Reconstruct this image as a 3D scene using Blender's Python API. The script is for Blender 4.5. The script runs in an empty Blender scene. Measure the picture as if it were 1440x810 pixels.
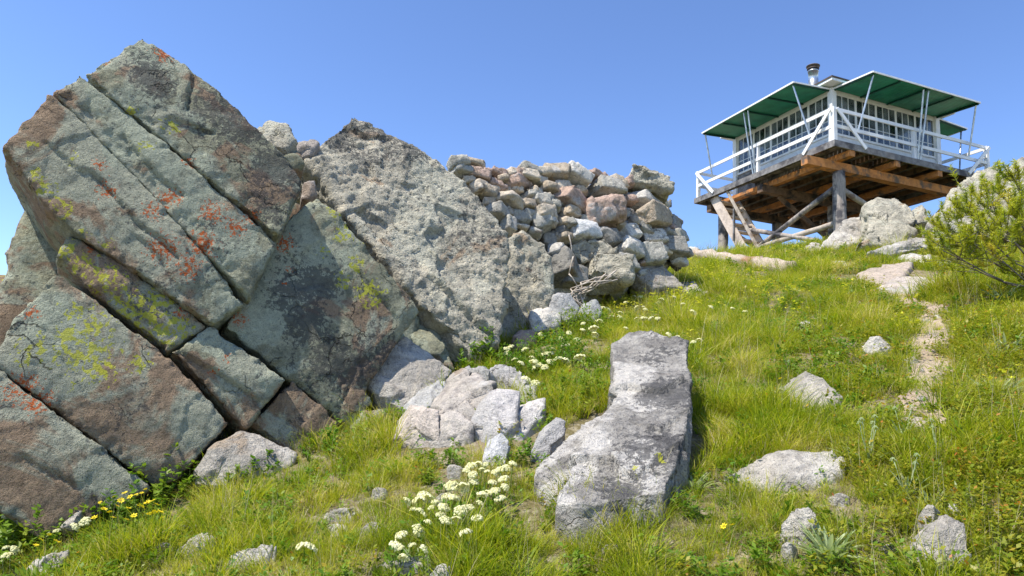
import bpy, bmesh, math, random
import numpy as np
from mathutils import Vector, Matrix, Euler
random.seed(7)
RNG = np.random.default_rng(11)
scene = bpy.context.scene
COL = scene.collection
rad = math.radians

# ------------------------------------------------------------------ camera
FPX, PITCH, ROLL = 960.0, 0.166, 0.053          # focal length in photo pixels (1440 wide)
cp, sp = math.cos(PITCH), math.sin(PITCH)
CF = np.array([0, cp, sp]); CU0 = np.array([0, -sp, cp]); CR0 = np.array([1.0, 0, 0])
kk = math.hypot(1, ROLL)
CR = (CR0 + ROLL * CU0) / kk; CU = (CU0 - ROLL * CR0) / kk
FPX *= kk
EYE = np.array([0, 0, 1.6])
cam_d = bpy.data.cameras.new('camera'); cam = bpy.data.objects.new('camera', cam_d); COL.objects.link(cam)
cam_d.sensor_width = 36.0; cam_d.lens = FPX / 1440 * 36.0; cam_d.clip_end = 2000
M = Matrix.Identity(4)
for i in range(3):
    M[i][0] = CR[i]; M[i][1] = CU[i]; M[i][2] = -CF[i]; M[i][3] = EYE[i]
cam.matrix_world = M
scene.camera = cam

# ------------------------------------------------------------------ light
SUN = Vector((-0.45, -0.235, 0.865)).normalized()
elev = math.asin(SUN.z); azim = math.atan2(SUN.x, SUN.y)
w = bpy.data.worlds.new('World'); scene.world = w; w.use_nodes = True
wn = w.node_tree.nodes; wl = w.node_tree.links
sky = wn.new('ShaderNodeTexSky'); sky.sky_type = 'NISHITA'; sky.sun_disc = False
sky.sun_elevation = elev; sky.sun_rotation = azim
sky.altitude = 2200; sky.air_density = 1.0; sky.dust_density = 0.2; sky.ozone_density = 4.0
hs = wn.new('ShaderNodeHueSaturation'); hs.inputs['Hue'].default_value = 0.506; hs.inputs['Saturation'].default_value = 1.06; hs.inputs['Value'].default_value = 1.0
wl.new(sky.outputs[0], hs.inputs['Color']); wl.new(hs.outputs[0], wn['Background'].inputs[0]); wn['Background'].inputs[1].default_value = 0.15
sd = bpy.data.lights.new('sun', 'SUN'); sd.energy = 4.2; sd.angle = rad(0.55); sd.color = (1.0, 0.955, 0.88)
so = bpy.data.objects.new('sun', sd); COL.objects.link(so)
so.rotation_euler = SUN.to_track_quat('Z', 'Y').to_euler(); so.location = SUN * 40
vs = scene.view_settings
vs.view_transform = 'Standard'; vs.look = 'None'; vs.gamma = 1.0; vs.use_curve_mapping = False
vs.exposure = 0.92
scene.cycles.max_bounces = 6; scene.cycles.diffuse_bounces = 3; scene.cycles.glossy_bounces = 2; scene.cycles.transmission_bounces = 3

# ------------------------------------------------------------------ numeric helpers
_perm = np.random.default_rng(3).permutation(1024).astype(np.int64)
def _hash(i, j, k, s=0):
    return _perm[(_perm[(_perm[(i + s * 17) & 1023] + j) & 1023] + k) & 1023]
_g = np.random.default_rng(5).normal(size=(1024, 3)); _g /= np.linalg.norm(_g, axis=1)[:, None]
def pnoise(P, seed=0):
    P = np.asarray(P, float); I = np.floor(P).astype(np.int64); F = P - I
    u = F * F * F * (F * (F * 6 - 15) + 10)
    out = 0
    for dx in (0, 1):
        wx = u[:, 0] if dx else 1 - u[:, 0]
        for dy in (0, 1):
            wy = u[:, 1] if dy else 1 - u[:, 1]
            for dz in (0, 1):
                wz = u[:, 2] if dz else 1 - u[:, 2]
                h = _hash(I[:, 0] + dx, I[:, 1] + dy, I[:, 2] + dz, seed)
                d = (_g[h] * (F - np.array([dx, dy, dz]))).sum(1)
                out = out + wx * wy * wz * d
    return out * 1.5
def fbm(P, octv=4, seed=0, gain=0.5):
    o = 0; a = 1.0; P = np.asarray(P, float)
    for q in range(octv):
        o = o + a * pnoise(P * 2.03 ** q + 13.7 * q, seed + q); a *= gain
    return o
def ridged(P, octv=3, seed=0):
    o = 0; a = 1.0; P = np.asarray(P, float)
    for q in range(octv):
        o = o + a * (0.5 - np.abs(pnoise(P * 2.1 ** q + 7.1 * q, seed + q))); a *= 0.5
    return o
def facet(P, seed=0):
    """piecewise planar noise: broken faces with sharp arrises"""
    P = np.asarray(P, float); I = np.floor(P).astype(np.int64)
    best = np.full(len(P), 1e9); val = np.zeros(len(P))
    for dx in (-1, 0, 1):
        for dy in (-1, 0, 1):
            for dz in (-1, 0, 1):
                J = I + np.array([dx, dy, dz]); h = _hash(J[:, 0], J[:, 1], J[:, 2], seed)
                c = J + 0.5 + 0.45 * _g[h]; d = P - c; q = (d * d).sum(1)
                v = (d * _g[(h * 7 + 3) & 1023]).sum(1) + 0.35 * _g[(h * 5 + 1) & 1023][:, 0]
                m = q < best; best[m] = q[m]; val[m] = v[m]
    return val
def sstep(a, b, x):
    t = np.clip((np.asarray(x, float) - a) / (b - a), 0, 1); return t * t * (3 - 2 * t)

def ray(px, py):
    return CF + CR * (px - 720) / FPX - CU * (py - 405) / FPX
def at_depth(px, py, Y):
    r = ray(px, py); return EYE + r * (Y / r[1])
def at_plane(px, py, P, n):
    r = ray(px, py); return EYE + r * (np.dot(n, P - EYE) / np.dot(n, r))

# ------------------------------------------------------------------ terrain height
def softplus(x, k):
    return k * np.logaddexp(0, np.asarray(x, float) / k)
def height(x, y):
    x = np.asarray(x, float); y = np.asarray(y, float)
    z = 0.288 * y + 0.14 * x - 0.11 * softplus(-x, 0.5) + 0.055
    z = z - 0.048 * softplus(y - 6.5, 1.0)
    crest = 18.2 + 0.10 * (x - 8)
    z = z - 0.46 * softplus(y - crest, 0.5)
    z = z - 0.30 * softplus(x - 22, 2.0)
    z = z - 0.20 * softplus(-x - 5, 1.5)
    near = np.exp(-((x / 30) ** 2 + (y / 30) ** 2))
    P = np.stack([x.ravel(), y.ravel(), np.zeros(x.size)], 1)
    b = 0.10 * fbm(P * 0.55, 2, 21) + 0.045 * fbm(P * 1.7, 2, 31) + 0.016 * pnoise(P * 6.0, 41)
    far = 2.0 * fbm(P * 0.03, 3, 51)
    return z + b.reshape(x.shape) * (0.25 + 0.75 * near) + far.reshape(x.shape) * (1 - near)
def h1(x, y):
    return float(height(np.array([x]), np.array([y]))[0])
def ground_hit(px, py, lift=0.0):
    r = ray(px, py); ts = np.linspace(0.8, 30, 1500)
    P = EYE[None] + r[None] * ts[:, None]
    g = P[:, 2] - height(P[:, 0], P[:, 1]) - lift
    i = np.where(g < 0)[0]
    k = i[0] if len(i) else int(np.argmin(np.abs(g)))
    if k > 0 and len(i):
        t = ts[k - 1] + (ts[k] - ts[k - 1]) * g[k - 1] / (g[k - 1] - g[k])
    else: t = ts[k]
    return EYE + r * t

# ------------------------------------------------------------------ material helper
class NT:
    def __init__(s, name):
        s.mat = bpy.data.materials.new(name); s.mat.use_nodes = True
        s.t = s.mat.node_tree; s.t.nodes.clear()
        s.out = s.t.nodes.new('ShaderNodeOutputMaterial')
    def n(s, typ, ins=None, **kw):
        nd = s.t.nodes.new(typ)
        for k, v in kw.items(): setattr(nd, k, v)
        for k, v in (ins or {}).items(): s.put(nd.inputs[k], v)
        return nd
    def put(s, sock, v):
        if isinstance(v, bpy.types.NodeSocket): s.t.links.new(v, sock)
        elif isinstance(v, (tuple, list)) and sock.type == 'RGBA' and len(v) == 3: sock.default_value = (*v, 1)
        else: sock.default_value = v
    def pos(s): return s.n('ShaderNodeNewGeometry').outputs['Position']
    def objc(s): return s.n('ShaderNodeTexCoord').outputs['Object']
    def noise(s, vec, scale, detail=4, rough=0.55, dist=0.0):
        return s.n('ShaderNodeTexNoise', {'Vector': vec, 'Scale': scale, 'Detail': detail, 'Roughness': rough, 'Distortion': dist}).outputs['Fac']
    def voro(s, vec, scale, feature='F1'):
        return s.n('ShaderNodeTexVoronoi', {'Vector': vec, 'Scale': scale}, feature=feature)
    def ramp(s, fac, stops):
        nd = s.n('ShaderNodeValToRGB', {'Fac': fac}); e = nd.color_ramp.elements
        while len(e) < len(stops): e.new(0.5)
        for i, (p, c) in enumerate(stops):
            e[i].position = p
            e[i].color = (c, c, c, 1) if isinstance(c, (int, float)) else (*c, 1)
        return nd.outputs['Color']
    def step(s, fac, a, b): return s.n('ShaderNodeMapRange', {'Value': fac, 'From Min': a, 'From Max': b}, interpolation_type='SMOOTHSTEP').outputs[0]
    def mix(s, fac, a, b, mode='MIX'):
        nd = s.n('ShaderNodeMix', data_type='RGBA', blend_type=mode)
        s.put(nd.inputs[0], fac); s.put(nd.inputs[6], a); s.put(nd.inputs[7], b); return nd.outputs[2]
    def math(s, op, a, b=0.0, clamp=False):
        nd = s.n('ShaderNodeMath', operation=op, use_clamp=clamp); s.put(nd.inputs[0], a); s.put(nd.inputs[1], b); return nd.outputs[0]
    def attr(s, name, typ='GEOMETRY'):
        return s.n('ShaderNodeAttribute', attribute_name=name, attribute_type=typ).outputs['Fac']
    def vmul(s, v, xyz):
        nd = s.n('ShaderNodeVectorMath', operation='MULTIPLY'); s.put(nd.inputs[0], v); nd.inputs[1].default_value = xyz; return nd.outputs[0]
    def bump(s, h, strength=0.5, dist=0.02, normal=None):
        nd = s.n('ShaderNodeBump', {'Height': h, 'Strength': strength, 'Distance': dist})
        if normal: s.put(nd.inputs['Normal'], normal)
        return nd.outputs['Normal']
    def bsdf(s, color, rough=0.8, spec=0.3, metal=0.0, normal=None, **kw):
        nd = s.n('ShaderNodeBsdfPrincipled', {'Base Color': color, 'Roughness': rough, 'Specular IOR Level': spec, 'Metallic': metal})
        if normal: s.put(nd.inputs['Normal'], normal)
        for k, v in kw.items(): s.put(nd.inputs[k], v)
        s.t.links.new(nd.outputs[0], s.out.inputs[0]); return nd

def rock_material(name, base_a, base_b, brown, pale, brown_amt, pale_amt, black_amt, yellow_amt=0.0, orange_amt=0.0, bump=0.8, tint=False, pits=0.0, lump=0.8):
    m = NT(name); p = m.pos()
    n_big = m.noise(p, 1.1, 5, 0.6, 0.6); n_mid = m.noise(p, 4.5, 6, 0.62, 0.4); n_fine = m.noise(p, 28, 5, 0.65)
    n_vf = m.noise(p, 110, 3, 0.7)
    col = m.mix(m.step(n_mid, 0.36, 0.64), base_a, base_b)
    if tint:
        oc = m.n('ShaderNodeObjectInfo').outputs['Color']; col = m.mix(0.82, col, oc)
        col = m.mix(m.step(n_mid, 0.35, 0.7), col, m.mix(1.0, col, (0.72, 0.74, 0.74), 'MULTIPLY'))
    # brown iron staining
    nb = m.noise(m.vmul(p, (1, 1, 1)), 1.7, 6, 0.6, 0.8)
    bmask = m.step(m.math('ADD', nb, m.math('MULTIPLY', m.attr('stain_brown'), 0.30)), 0.70 - brown_amt, 0.745 - brown_amt)
    col = m.mix(m.math('MULTIPLY', bmask, 0.85), col, m.mix(n_fine, brown, tuple(c * 0.6 for c in brown)))
    # pale crustose lichen / mineral
    npl = m.noise(m.n('ShaderNodeVectorMath', {0: p, 1: (7.3, 2.1, 4.4)}, operation='ADD').outputs[0], 1.5, 7, 0.66, 0.9)
    pmask = m.step(m.math('ADD', npl, m.math('MULTIPLY', m.attr('stain_pale'), 0.25)), 0.70 - pale_amt, 0.78 - pale_amt)
    col = m.mix(m.math('MULTIPLY', pmask, 0.75), col, m.mix(n_fine, pale, tuple(c * 0.72 for c in pale)))
    # speckle
    col = m.mix(m.step(n_fine, 0.42, 0.75), col, m.mix(1.0, col, (1.35, 1.33, 1.28), 'MULTIPLY'))
    col = m.mix(m.step(n_vf, 0.48, 0.34), col, m.mix(1.0, col, (0.55, 0.55, 0.55), 'MULTIPLY'))
    n_st = m.noise(p, 9, 6, 0.7, 0.5)
    col = m.mix(m.step(n_st, 0.50, 0.36), col, m.mix(1.0, col, (0.66, 0.66, 0.67), 'MULTIPLY'))
    # black lichen: clustered small spots
    nk = m.noise(p, 26, 6, 0.75, 0.3); nk2 = m.noise(p, 2.2, 3, 0.5)
    kmask = m.step(m.math('ADD', m.math('ADD', nk, m.math('MULTIPLY', nk2, 0.55)), m.math('MULTIPLY', m.attr('stain_black'), 0.22)), 0.975 - black_amt, 1.0 - black_amt)
    col = m.mix(m.math('MULTIPLY', kmask, 0.7), col, (0.045, 0.045, 0.048))
    # yellow map lichen and orange sunburst lichen
    ny = m.noise(p, 25, 5, 0.64, 0.3)
    ymask = m.step(m.math('ADD', ny, m.math('MULTIPLY', m.attr('lichen_yellow'), 0.305)), 0.80 - yellow_amt, 0.825 - yellow_amt)
    col = m.mix(m.math('MULTIPLY', ymask, 0.78), col, m.mix(n_fine, (0.52, 0.50, 0.03), (0.30, 0.31, 0.03)))
    no = m.noise(m.n('ShaderNodeVectorMath', {0: p, 1: (3.3, 9.1, 1.4)}, operation='ADD').outputs[0], 42, 6, 0.7, 0.3)
    omask = m.step(m.math('ADD', no, m.math('MULTIPLY', m.attr('lichen_orange'), 0.29)), 0.80 - orange_amt, 0.825 - orange_amt)
    col = m.mix(m.math('MULTIPLY', omask, 0.92), col, m.mix(n_fine, (0.55, 0.13, 0.02), (0.30, 0.05, 0.015)))
    wv = m.n('ShaderNodeVectorMath', {0: p}, operation='ADD'); nz3 = m.n('ShaderNodeTexNoise', {'Vector': p, 'Scale': 2.6, 'Detail': 4.0, 'Roughness': 0.6}); sc3 = m.n('ShaderNodeVectorMath', {0: nz3.outputs['Color'], 1: (0.45, 0.45, 0.45)}, operation='MULTIPLY'); m.put(wv.inputs[1], sc3.outputs[0])
    fr_ = m.voro(m.vmul(wv.outputs[0], (1.0, 0.8, 1.3)), 2.1, 'DISTANCE_TO_EDGE').outputs['Distance']
    fmask = m.math('MULTIPLY', m.step(fr_, 0.013, 0.002), m.step(m.noise(p, 1.3, 3, 0.5), 0.55, 0.63))
    col = m.mix(m.math('MULTIPLY', fmask, 0.6), col, (0.05, 0.045, 0.038))
    n_vf = m.math('SUBTRACT', n_vf, m.math('MULTIPLY', fmask, 3.0))
    h = m.math('ADD', m.math('ADD', m.math('MULTIPLY', n_mid, lump), m.math('MULTIPLY', n_st, 0.45 * lump)), m.math('ADD', m.math('MULTIPLY', n_fine, 0.7), m.math('MULTIPLY', n_vf, 0.34)))
    if pits:
        v = m.voro(p, 22); h = m.math('SUBTRACT', h, m.math('MULTIPLY', m.step(v.outputs['Distance'], 0.38, 0.05), pits))
    nrm = m.bump(h, bump, 0.045)
    m.bsdf(col, 0.92, 0.15, normal=nrm)
    return m.mat

MAT = {}
MAT['outcrop'] = rock_material('outcrop_rock', (0.315, 0.305, 0.21), (0.185, 0.183, 0.125), (0.32, 0.215, 0.14), (0.40, 0.425, 0.32), 0.20, 0.205, 0.085, 0.03, 0.04, 0.9, lump=0.22)
MAT['rough'] = rock_material('rough_rock', (0.50, 0.455, 0.35), (0.32, 0.295, 0.23), (0.45, 0.33, 0.22), (0.53, 0.51, 0.40), 0.10, 0.17, 0.075, 0.0, 0.0, 1.0, pits=0.3)
MAT['boulder'] = rock_material('boulder_rock', (0.48, 0.435, 0.37), (0.33, 0.30, 0.255), (0.44, 0.34, 0.24), (0.64, 0.595, 0.52), 0.10, 0.22, 0.035, -0.01, 0.0, 1.0, pits=0.15)
MAT['slab'] = rock_material('slab_rock', (0.38, 0.355, 0.315), (0.21, 0.195, 0.175), (0.38, 0.30, 0.22), (0.64, 0.60, 0.54), 0.05, 0.16, 0.075, 0.0, 0.0, 1.0, pits=0.2, lump=0.45)
MAT['stone'] = rock_material('wall_stone', (0.40, 0.36, 0.32), (0.30, 0.27, 0.24), (0.33, 0.25, 0.18), (0.50, 0.48, 0.45), 0.06, 0.12, 0.03, 0.0, 0.0, 0.8, tint=True, pits=0.1)

def wood_material(name, ca, cb, stain=0.0, stain_col=(0.1, 0.05, 0.02), rough=0.8, axis=(1, 1, 1)):
    m = NT(name); p = m.objc()
    g = m.noise(m.vmul(p, axis), 6, 6, 0.7, 0.4); s2 = m.noise(p, 2.3, 4, 0.6)
    f = m.noise(m.vmul(p, axis), 30, 3, 0.6)
    col = m.mix(m.step(g, 0.35, 0.65), ca, cb)
    if stain: col = m.mix(m.step(s2, 0.62 - stain, 0.78 - stain), col, stain_col)
    m.bsdf(col, rough, 0.25, normal=m.bump(m.math('ADD', g, m.math('MULTIPLY', f, 0.5)), 0.4, 0.01)); return m.mat
MAT['wood_grey'] = wood_material('weathered_wood', (0.24, 0.225, 0.21), (0.13, 0.12, 0.115), 0.15, (0.07, 0.065, 0.065))
MAT['wood_dark'] = wood_material('dark_timber', (0.20, 0.12, 0.07), (0.11, 0.07, 0.045), 0.15, (0.03, 0.026, 0.024))
MAT['wood_orange'] = wood_material('bare_timber', (0.54, 0.235, 0.075), (0.37, 0.155, 0.055), 0.12, (0.12, 0.09, 0.07))
MAT['wood_new'] = wood_material('pale_timber', (0.58, 0.48, 0.39), (0.42, 0.34, 0.27), 0.10, (0.22, 0.18, 0.16))
MAT['log'] = wood_material('peeled_log', (0.38, 0.33, 0.28), (0.22, 0.185, 0.16), 0.18, (0.07, 0.065, 0.068), axis=(2.5, 2.5, 0.35))
MAT['log_pale'] = wood_material('bleached_log', (0.44, 0.38, 0.31), (0.30, 0.25, 0.20), 0.12, (0.18, 0.13, 0.10))
MAT['dead_log'] = wood_material('dead_log_wood', (0.44, 0.37, 0.29), (0.27, 0.20, 0.145), 0.10, (0.27, 0.15, 0.085), axis=(0.5, 4, 4))
MAT['white'] = wood_material('white_paint', (0.78, 0.77, 0.74), (0.70, 0.69, 0.67), 0.02, (0.55, 0.53, 0.50), 0.55)
MAT['white_wall'] = wood_material('white_siding', (0.66, 0.68, 0.68), (0.58, 0.60, 0.61), 0.06, (0.44, 0.44, 0.44), 0.6)
def plain(name, col, rough=0.6, spec=0.4, metal=0.0, var=0.15, scale=6):
    m = NT(name); n = m.noise(m.objc(), scale, 5, 0.6)
    c = m.mix(m.step(n, 0.3, 0.7), col, tuple(v * (1 - var * 2) for v in col))
    m.bsdf(c, rough, spec, metal, normal=m.bump(n, 0.1, 0.01)); return m.mat
MAT['green_metal'] = plain('green_metal', (0.022, 0.24, 0.125), 0.42, 0.5, 0.0, 0.18, 3)
MAT['green_wood'] = plain('green_batten', (0.008, 0.07, 0.045), 0.6, 0.3)
MAT['galv'] = plain('galvanised_metal', (0.52, 0.55, 0.58), 0.38, 0.5, 0.85, 0.2, 5)
MAT['rust'] = plain('rusty_metal', (0.16, 0.12, 0.10), 0.7, 0.3, 0.3)
MAT['roofing'] = plain('dark_roofing', (0.10, 0.075, 0.065), 0.85, 0.2)
MAT['interior'] = plain('cabin_interior', (0.72, 0.71, 0.67), 0.8, 0.2)
def glass():
    m = NT('window_glass')
    tr = m.n('ShaderNodeBsdfTransparent', {'Color': (0.86, 0.90, 0.91, 1)}); gl = m.n('ShaderNodeBsdfGlossy', {'Color': (0.9, 0.93, 0.95, 1), 'Roughness': 0.04})
    fr = m.n('ShaderNodeFresnel', {'IOR': 1.5}).outputs[0]
    mx = m.n('ShaderNodeMixShader', {0: m.math('MULTIPLY', fr, 1.6, True), 1: tr.outputs[0], 2: gl.outputs[0]})
    df = m.n('ShaderNodeBsdfDiffuse', {'Color': (0.62, 0.66, 0.68, 1)}); m2 = m.n('ShaderNodeMixShader', {0: m.math('MULTIPLY', m.step(m.noise(m.pos(), 2.2, 3, 0.5), 0.3, 0.75), 0.16), 1: mx.outputs[0], 2: df.outputs[0]})
    m.t.links.new(m2.outputs[0], m.out.inputs[0]); return m.mat
MAT['glass'] = glass()

def ground_material():
    m = NT('meadow_soil'); p = m.pos()
    n = m.noise(p, 1.6, 6, 0.6); f = m.noise(p, 18, 5, 0.65); v = m.noise(p, 70, 4, 0.7)
    col = m.mix(m.step(n, 0.38, 0.62), (0.15, 0.125, 0.055), (0.23, 0.18, 0.11))
    col = m.mix(m.step(f, 0.45, 0.7), col, (0.36, 0.31, 0.22))
    col = m.mix(m.step(v, 0.52, 0.68), col, (0.06, 0.05, 0.03))
    m.bsdf(col, 0.95, 0.1, normal=m.bump(m.math('ADD', f, m.math('MULTIPLY', v, 0.5)), 0.9, 0.03)); return m.mat
MAT['ground'] = ground_material()
def path_material():
    m = NT('trail_dirt'); p = m.pos()
    n = m.noise(p, 3, 6, 0.6); f = m.noise(p, 26, 5, 0.7); v = m.voro(p, 34)
    col = m.mix(m.step(n, 0.35, 0.65), (0.46, 0.36, 0.27), (0.36, 0.27, 0.195))
    col = m.mix(m.step(f, 0.5, 0.72), col, (0.46, 0.38, 0.30))
    col = m.mix(m.step(v.outputs['Distance'], 0.28, 0.10), col, (0.40, 0.36, 0.32))
    m.bsdf(col, 0.95, 0.1, normal=m.bump(m.math('SUBTRACT', f, m.math('MULTIPLY', v.outputs['Distance'], 0.8)), 0.9, 0.03)); return m.mat
MAT['path'] = path_material()

def leaf_material(name, stops, trans=0.35, rough=0.5, patch=None, attr='tone', rnd=0.5):
    """stops: colours over tone 0..1; tone = per-blade attribute mixed with a per-plant random value"""
    m = NT(name)
    t = m.attr(attr); r = m.n('ShaderNodeObjectInfo').outputs['Random']
    f = m.math('ADD', m.math('MULTIPLY', t, 1 - rnd), m.math('MULTIPLY', r, rnd))
    if patch:
        q = m.noise(m.pos(), patch, 3, 0.55); q2 = m.noise(m.pos(), patch * 4.5, 3, 0.6); f = m.math('ADD', m.math('ADD', f, m.math('MULTIPLY', m.math('SUBTRACT', q, 0.5), 1.4)), m.math('MULTIPLY', m.math('SUBTRACT', q2, 0.5), 1.1), True)
    col = m.ramp(f, stops)
    pb = m.n('ShaderNodeBsdfPrincipled', {'Base Color': col, 'Roughness': rough, 'Specular IOR Level': 0.25})
    tb = m.n('ShaderNodeBsdfTranslucent', {'Color': m.mix(1.0, col, (1.25, 1.3, 0.75), 'MULTIPLY')})
    mx = m.n('ShaderNodeMixShader', {0: trans, 1: pb.outputs[0], 2: tb.outputs[0]})
    m.t.links.new(mx.outputs[0], m.out.inputs[0]); return m.mat
MAT['grass'] = leaf_material('grass_blade', [(0, (0.13, 0.20, 0.012)), (0.28, (0.24, 0.30, 0.012)), (0.58, (0.37, 0.385, 0.018)), (0.80, (0.50, 0.44, 0.07)), (1, (0.62, 0.52, 0.26))], 0.42, 0.45, 0.9)
MAT['straw'] = leaf_material('dry_grass', [(0, (0.40, 0.34, 0.16)), (1, (0.60, 0.52, 0.33))], 0.3, 0.6)
MAT['forb'] = leaf_material('forb_leaf', [(0, (0.06, 0.15, 0.012)), (0.5, (0.14, 0.24, 0.018)), (1, (0.27, 0.30, 0.03))], 0.4, 0.45)
MAT['shrub'] = leaf_material('shrub_leaf', [(0, (0.11, 0.17, 0.012)), (0.5, (0.23, 0.26, 0.018)), (0.85, (0.36, 0.30, 0.03)), (1, (0.42, 0.13, 0.03))], 0.42, 0.42, rnd=0.15)
MAT['silver'] = leaf_material('silver_leaf', [(0, (0.24, 0.33, 0.13)), (1, (0.50, 0.54, 0.33))], 0.35, 0.75, rnd=0.2)
MAT['needle'] = leaf_material('pine_needle', [(0, (0.15, 0.23, 0.014)), (0.5, (0.40, 0.43, 0.025)), (1, (0.56, 0.46, 0.05))], 0.40, 0.45, rnd=0.1)
MAT['cream'] = leaf_material('cream_petal', [(0, (0.60, 0.58, 0.24)), (1, (0.80, 0.76, 0.50))], 0.25, 0.7, rnd=0.3)
MAT['yellow'] = leaf_material('yellow_petal', [(0, (0.72, 0.50, 0.01)), (1, (0.80, 0.66, 0.03))], 0.25, 0.6, rnd=0.3)
MAT['lime'] = leaf_material('lime_petal', [(0, (0.55, 0.56, 0.03)), (1, (0.72, 0.68, 0.08))], 0.25, 0.6, rnd=0.3)
MAT['bark'] = wood_material('pine_bark', (0.22, 0.19, 0.16), (0.12, 0.10, 0.085), 0.1, (0.30, 0.27, 0.24))
MAT['twig'] = wood_material('dead_twig', (0.50, 0.43, 0.35), (0.33, 0.28, 0.23))

# ------------------------------------------------------------------ object helpers
def put(o, parent=None, loc=None):
    COL.objects.link(o)
    if parent is not None: o.parent = parent
    if loc is not None: o.location = Vector(loc) - (parent.location if parent is not None else Vector((0, 0, 0)))
    return o
def tag(o, label, cat, group=None, kind=None):
    o['label'] = label
    if cat: o['category'] = cat
    if group: o['group'] = group
    if kind: o['kind'] = kind
    return o
def empty(name, loc, rz=0.0):
    o = bpy.data.objects.new(name, None); COL.objects.link(o); o.location = loc; o.rotation_euler = (0, 0, rz); o.empty_display_size = 0.2
    return o
def mesh_np(name, V, F, mat, smooth=False, attrs=None):
    me = bpy.data.meshes.new(name); me.from_pydata([tuple(v) for v in V], [], [tuple(f) for f in F])
    if smooth: me.polygons.foreach_set('use_smooth', np.ones(len(me.polygons), bool))
    for k, a in (attrs or {}).items():
        at = me.attributes.new(k, 'FLOAT', 'POINT'); at.data.foreach_set('value', np.asarray(a, np.float32))
    if mat: me.materials.append(mat)
    me.update(); return me
def obj(name, me, parent=None, loc=None):
    return put(bpy.data.objects.new(name, me), parent, loc)

# ================================================================== TERRAIN
def warped(lo, hi, fine, n_out, far):
    core = np.arange(lo, hi + 1e-6, fine)
    t = np.linspace(0, 1, n_out + 1)[1:]
    return np.concatenate([(lo - (far) * t ** 2.2)[::-1], core, hi + far * t ** 2.2])
gx = warped(-7.0, 15.0, 0.11, 28, 260); gy = warped(0.6, 23.0, 0.11, 28, 260)
GX, GY = np.meshgrid(gx, gy); GZ = height(GX, GY)
nx, ny = len(gx), len(gy)
V = np.stack([GX.ravel(), GY.ravel(), GZ.ravel()], 1)
ii = (np.arange(ny - 1)[:, None] * nx + np.arange(nx - 1)[None]).ravel()
F = np.stack([ii, ii + 1, ii + nx + 1, ii + nx], 1)
g = obj('ground', mesh_np('ground', V, F.tolist(), MAT['ground'], True)); g['kind'] = 'structure'; g['label'] = 'sloping alpine meadow soil'

PATH_PX = [(1245, 402), (1275, 418), (1318, 440), (1312, 470), (1308, 505), (1306, 540), (1298, 575), (1306, 606), (1330, 640)]
PATH_W = [0.17, 0.13, 0.20, 0.18, 0.18, 0.16, 0.15, 0.14, 0.05]
PATH = np.array([ground_hit(*q) for q in PATH_PX])
def resample(P, n):
    d = np.concatenate([[0], np.cumsum(np.linalg.norm(np.diff(P, axis=0), axis=1))]); t = np.linspace(0, d[-1], n)
    return np.stack([np.interp(t, d, P[:, k]) for k in range(P.shape[1])], 1)
PC = resample(np.column_stack([PATH[:, :2], PATH_W]), 90)
def path_dist(x, y):
    """distance to the trail edge (negative inside)"""
    d = np.full(len(x), 1e9)
    for c in PC: d = np.minimum(d, np.hypot(x - c[0], y - c[1]) - c[2])
    return d
V = []; F = []
tang = np.gradient(PC[:, :2], axis=0); tang /= np.linalg.norm(tang, axis=1)[:, None]; nor = np.stack([-tang[:, 1], tang[:, 0]], 1)
NW = 13
edge = 1 + 0.35 * fbm(np.stack([np.arange(90) * 0.21, np.zeros(90), np.zeros(90)], 1), 3, 77)
edge2 = 1 + 0.35 * fbm(np.stack([np.arange(90) * 0.21, np.ones(90) * 9, np.zeros(90)], 1), 3, 78)
for i in range(90):
    for j in range(NW):
        s = j / (NW - 1) * 2 - 1; wd = PC[i, 2] * (edge[i] if s < 0 else edge2[i])
        q = PC[i, :2] + nor[i] * s * wd; V.append((q[0], q[1], h1(*q) + 0.018 * (1 - s ** 4) - 0.012 * abs(s) ** 6))
for i in range(89):
    for j in range(NW - 1):
        a = i * NW + j; F.append((a, a + NW, a + NW + 1, a + 1))
pth = obj('path', mesh_np('path', V, F, MAT['path'], True)); pth['kind'] = 'structure'; pth['label'] = 'narrow dirt trail through the meadow'

# ================================================================== ROCKS
ROCK_FOOT = []        # (x, y, r) so that grass keeps off the stones
dg = bpy.context.evaluated_depsgraph_get
def hull_bm(hulls):
    bm = bmesh.new()
    for pts in hulls:
        b2 = bmesh.new()
        for p in pts: b2.verts.new(p)
        r = bmesh.ops.convex_hull(b2, input=b2.verts)
        bad = list({e for e in r['geom_interior'] + r['geom_unused'] if isinstance(e, bmesh.types.BMVert)})
        if bad: bmesh.ops.delete(b2, geom=bad, context='VERTS')
        tmp = bpy.data.meshes.new('t'); b2.to_mesh(tmp); b2.free(); bm.from_mesh(tmp); bpy.data.meshes.remove(tmp)
    return bm
def remeshed(hulls, voxel, smooth_it=2):
    bm = hull_bm(hulls); me = bpy.data.meshes.new('r'); bm.to_mesh(me); bm.free()
    o = bpy.data.objects.new('r', me); COL.objects.link(o)
    md = o.modifiers.new('r', 'REMESH'); md.mode = 'VOXEL'; md.voxel_size = voxel
    if smooth_it:
        sm = o.modifiers.new('s', 'SMOOTH'); sm.iterations = smooth_it; sm.factor = 0.5
    ev = o.evaluated_get(dg()); m2 = bpy.data.meshes.new_from_object(ev)
    bpy.data.objects.remove(o); bpy.data.meshes.remove(me)
    return m2
def vnorm(me):
    n = len(me.vertices); P = np.empty(n * 3, np.float32); me.vertices.foreach_get('co', P)
    N = np.empty(n * 3, np.float32); me.vertices.foreach_get('normal', N)
    return P.reshape(-1, 3).astype(float), N.reshape(-1, 3).astype(float)
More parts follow.
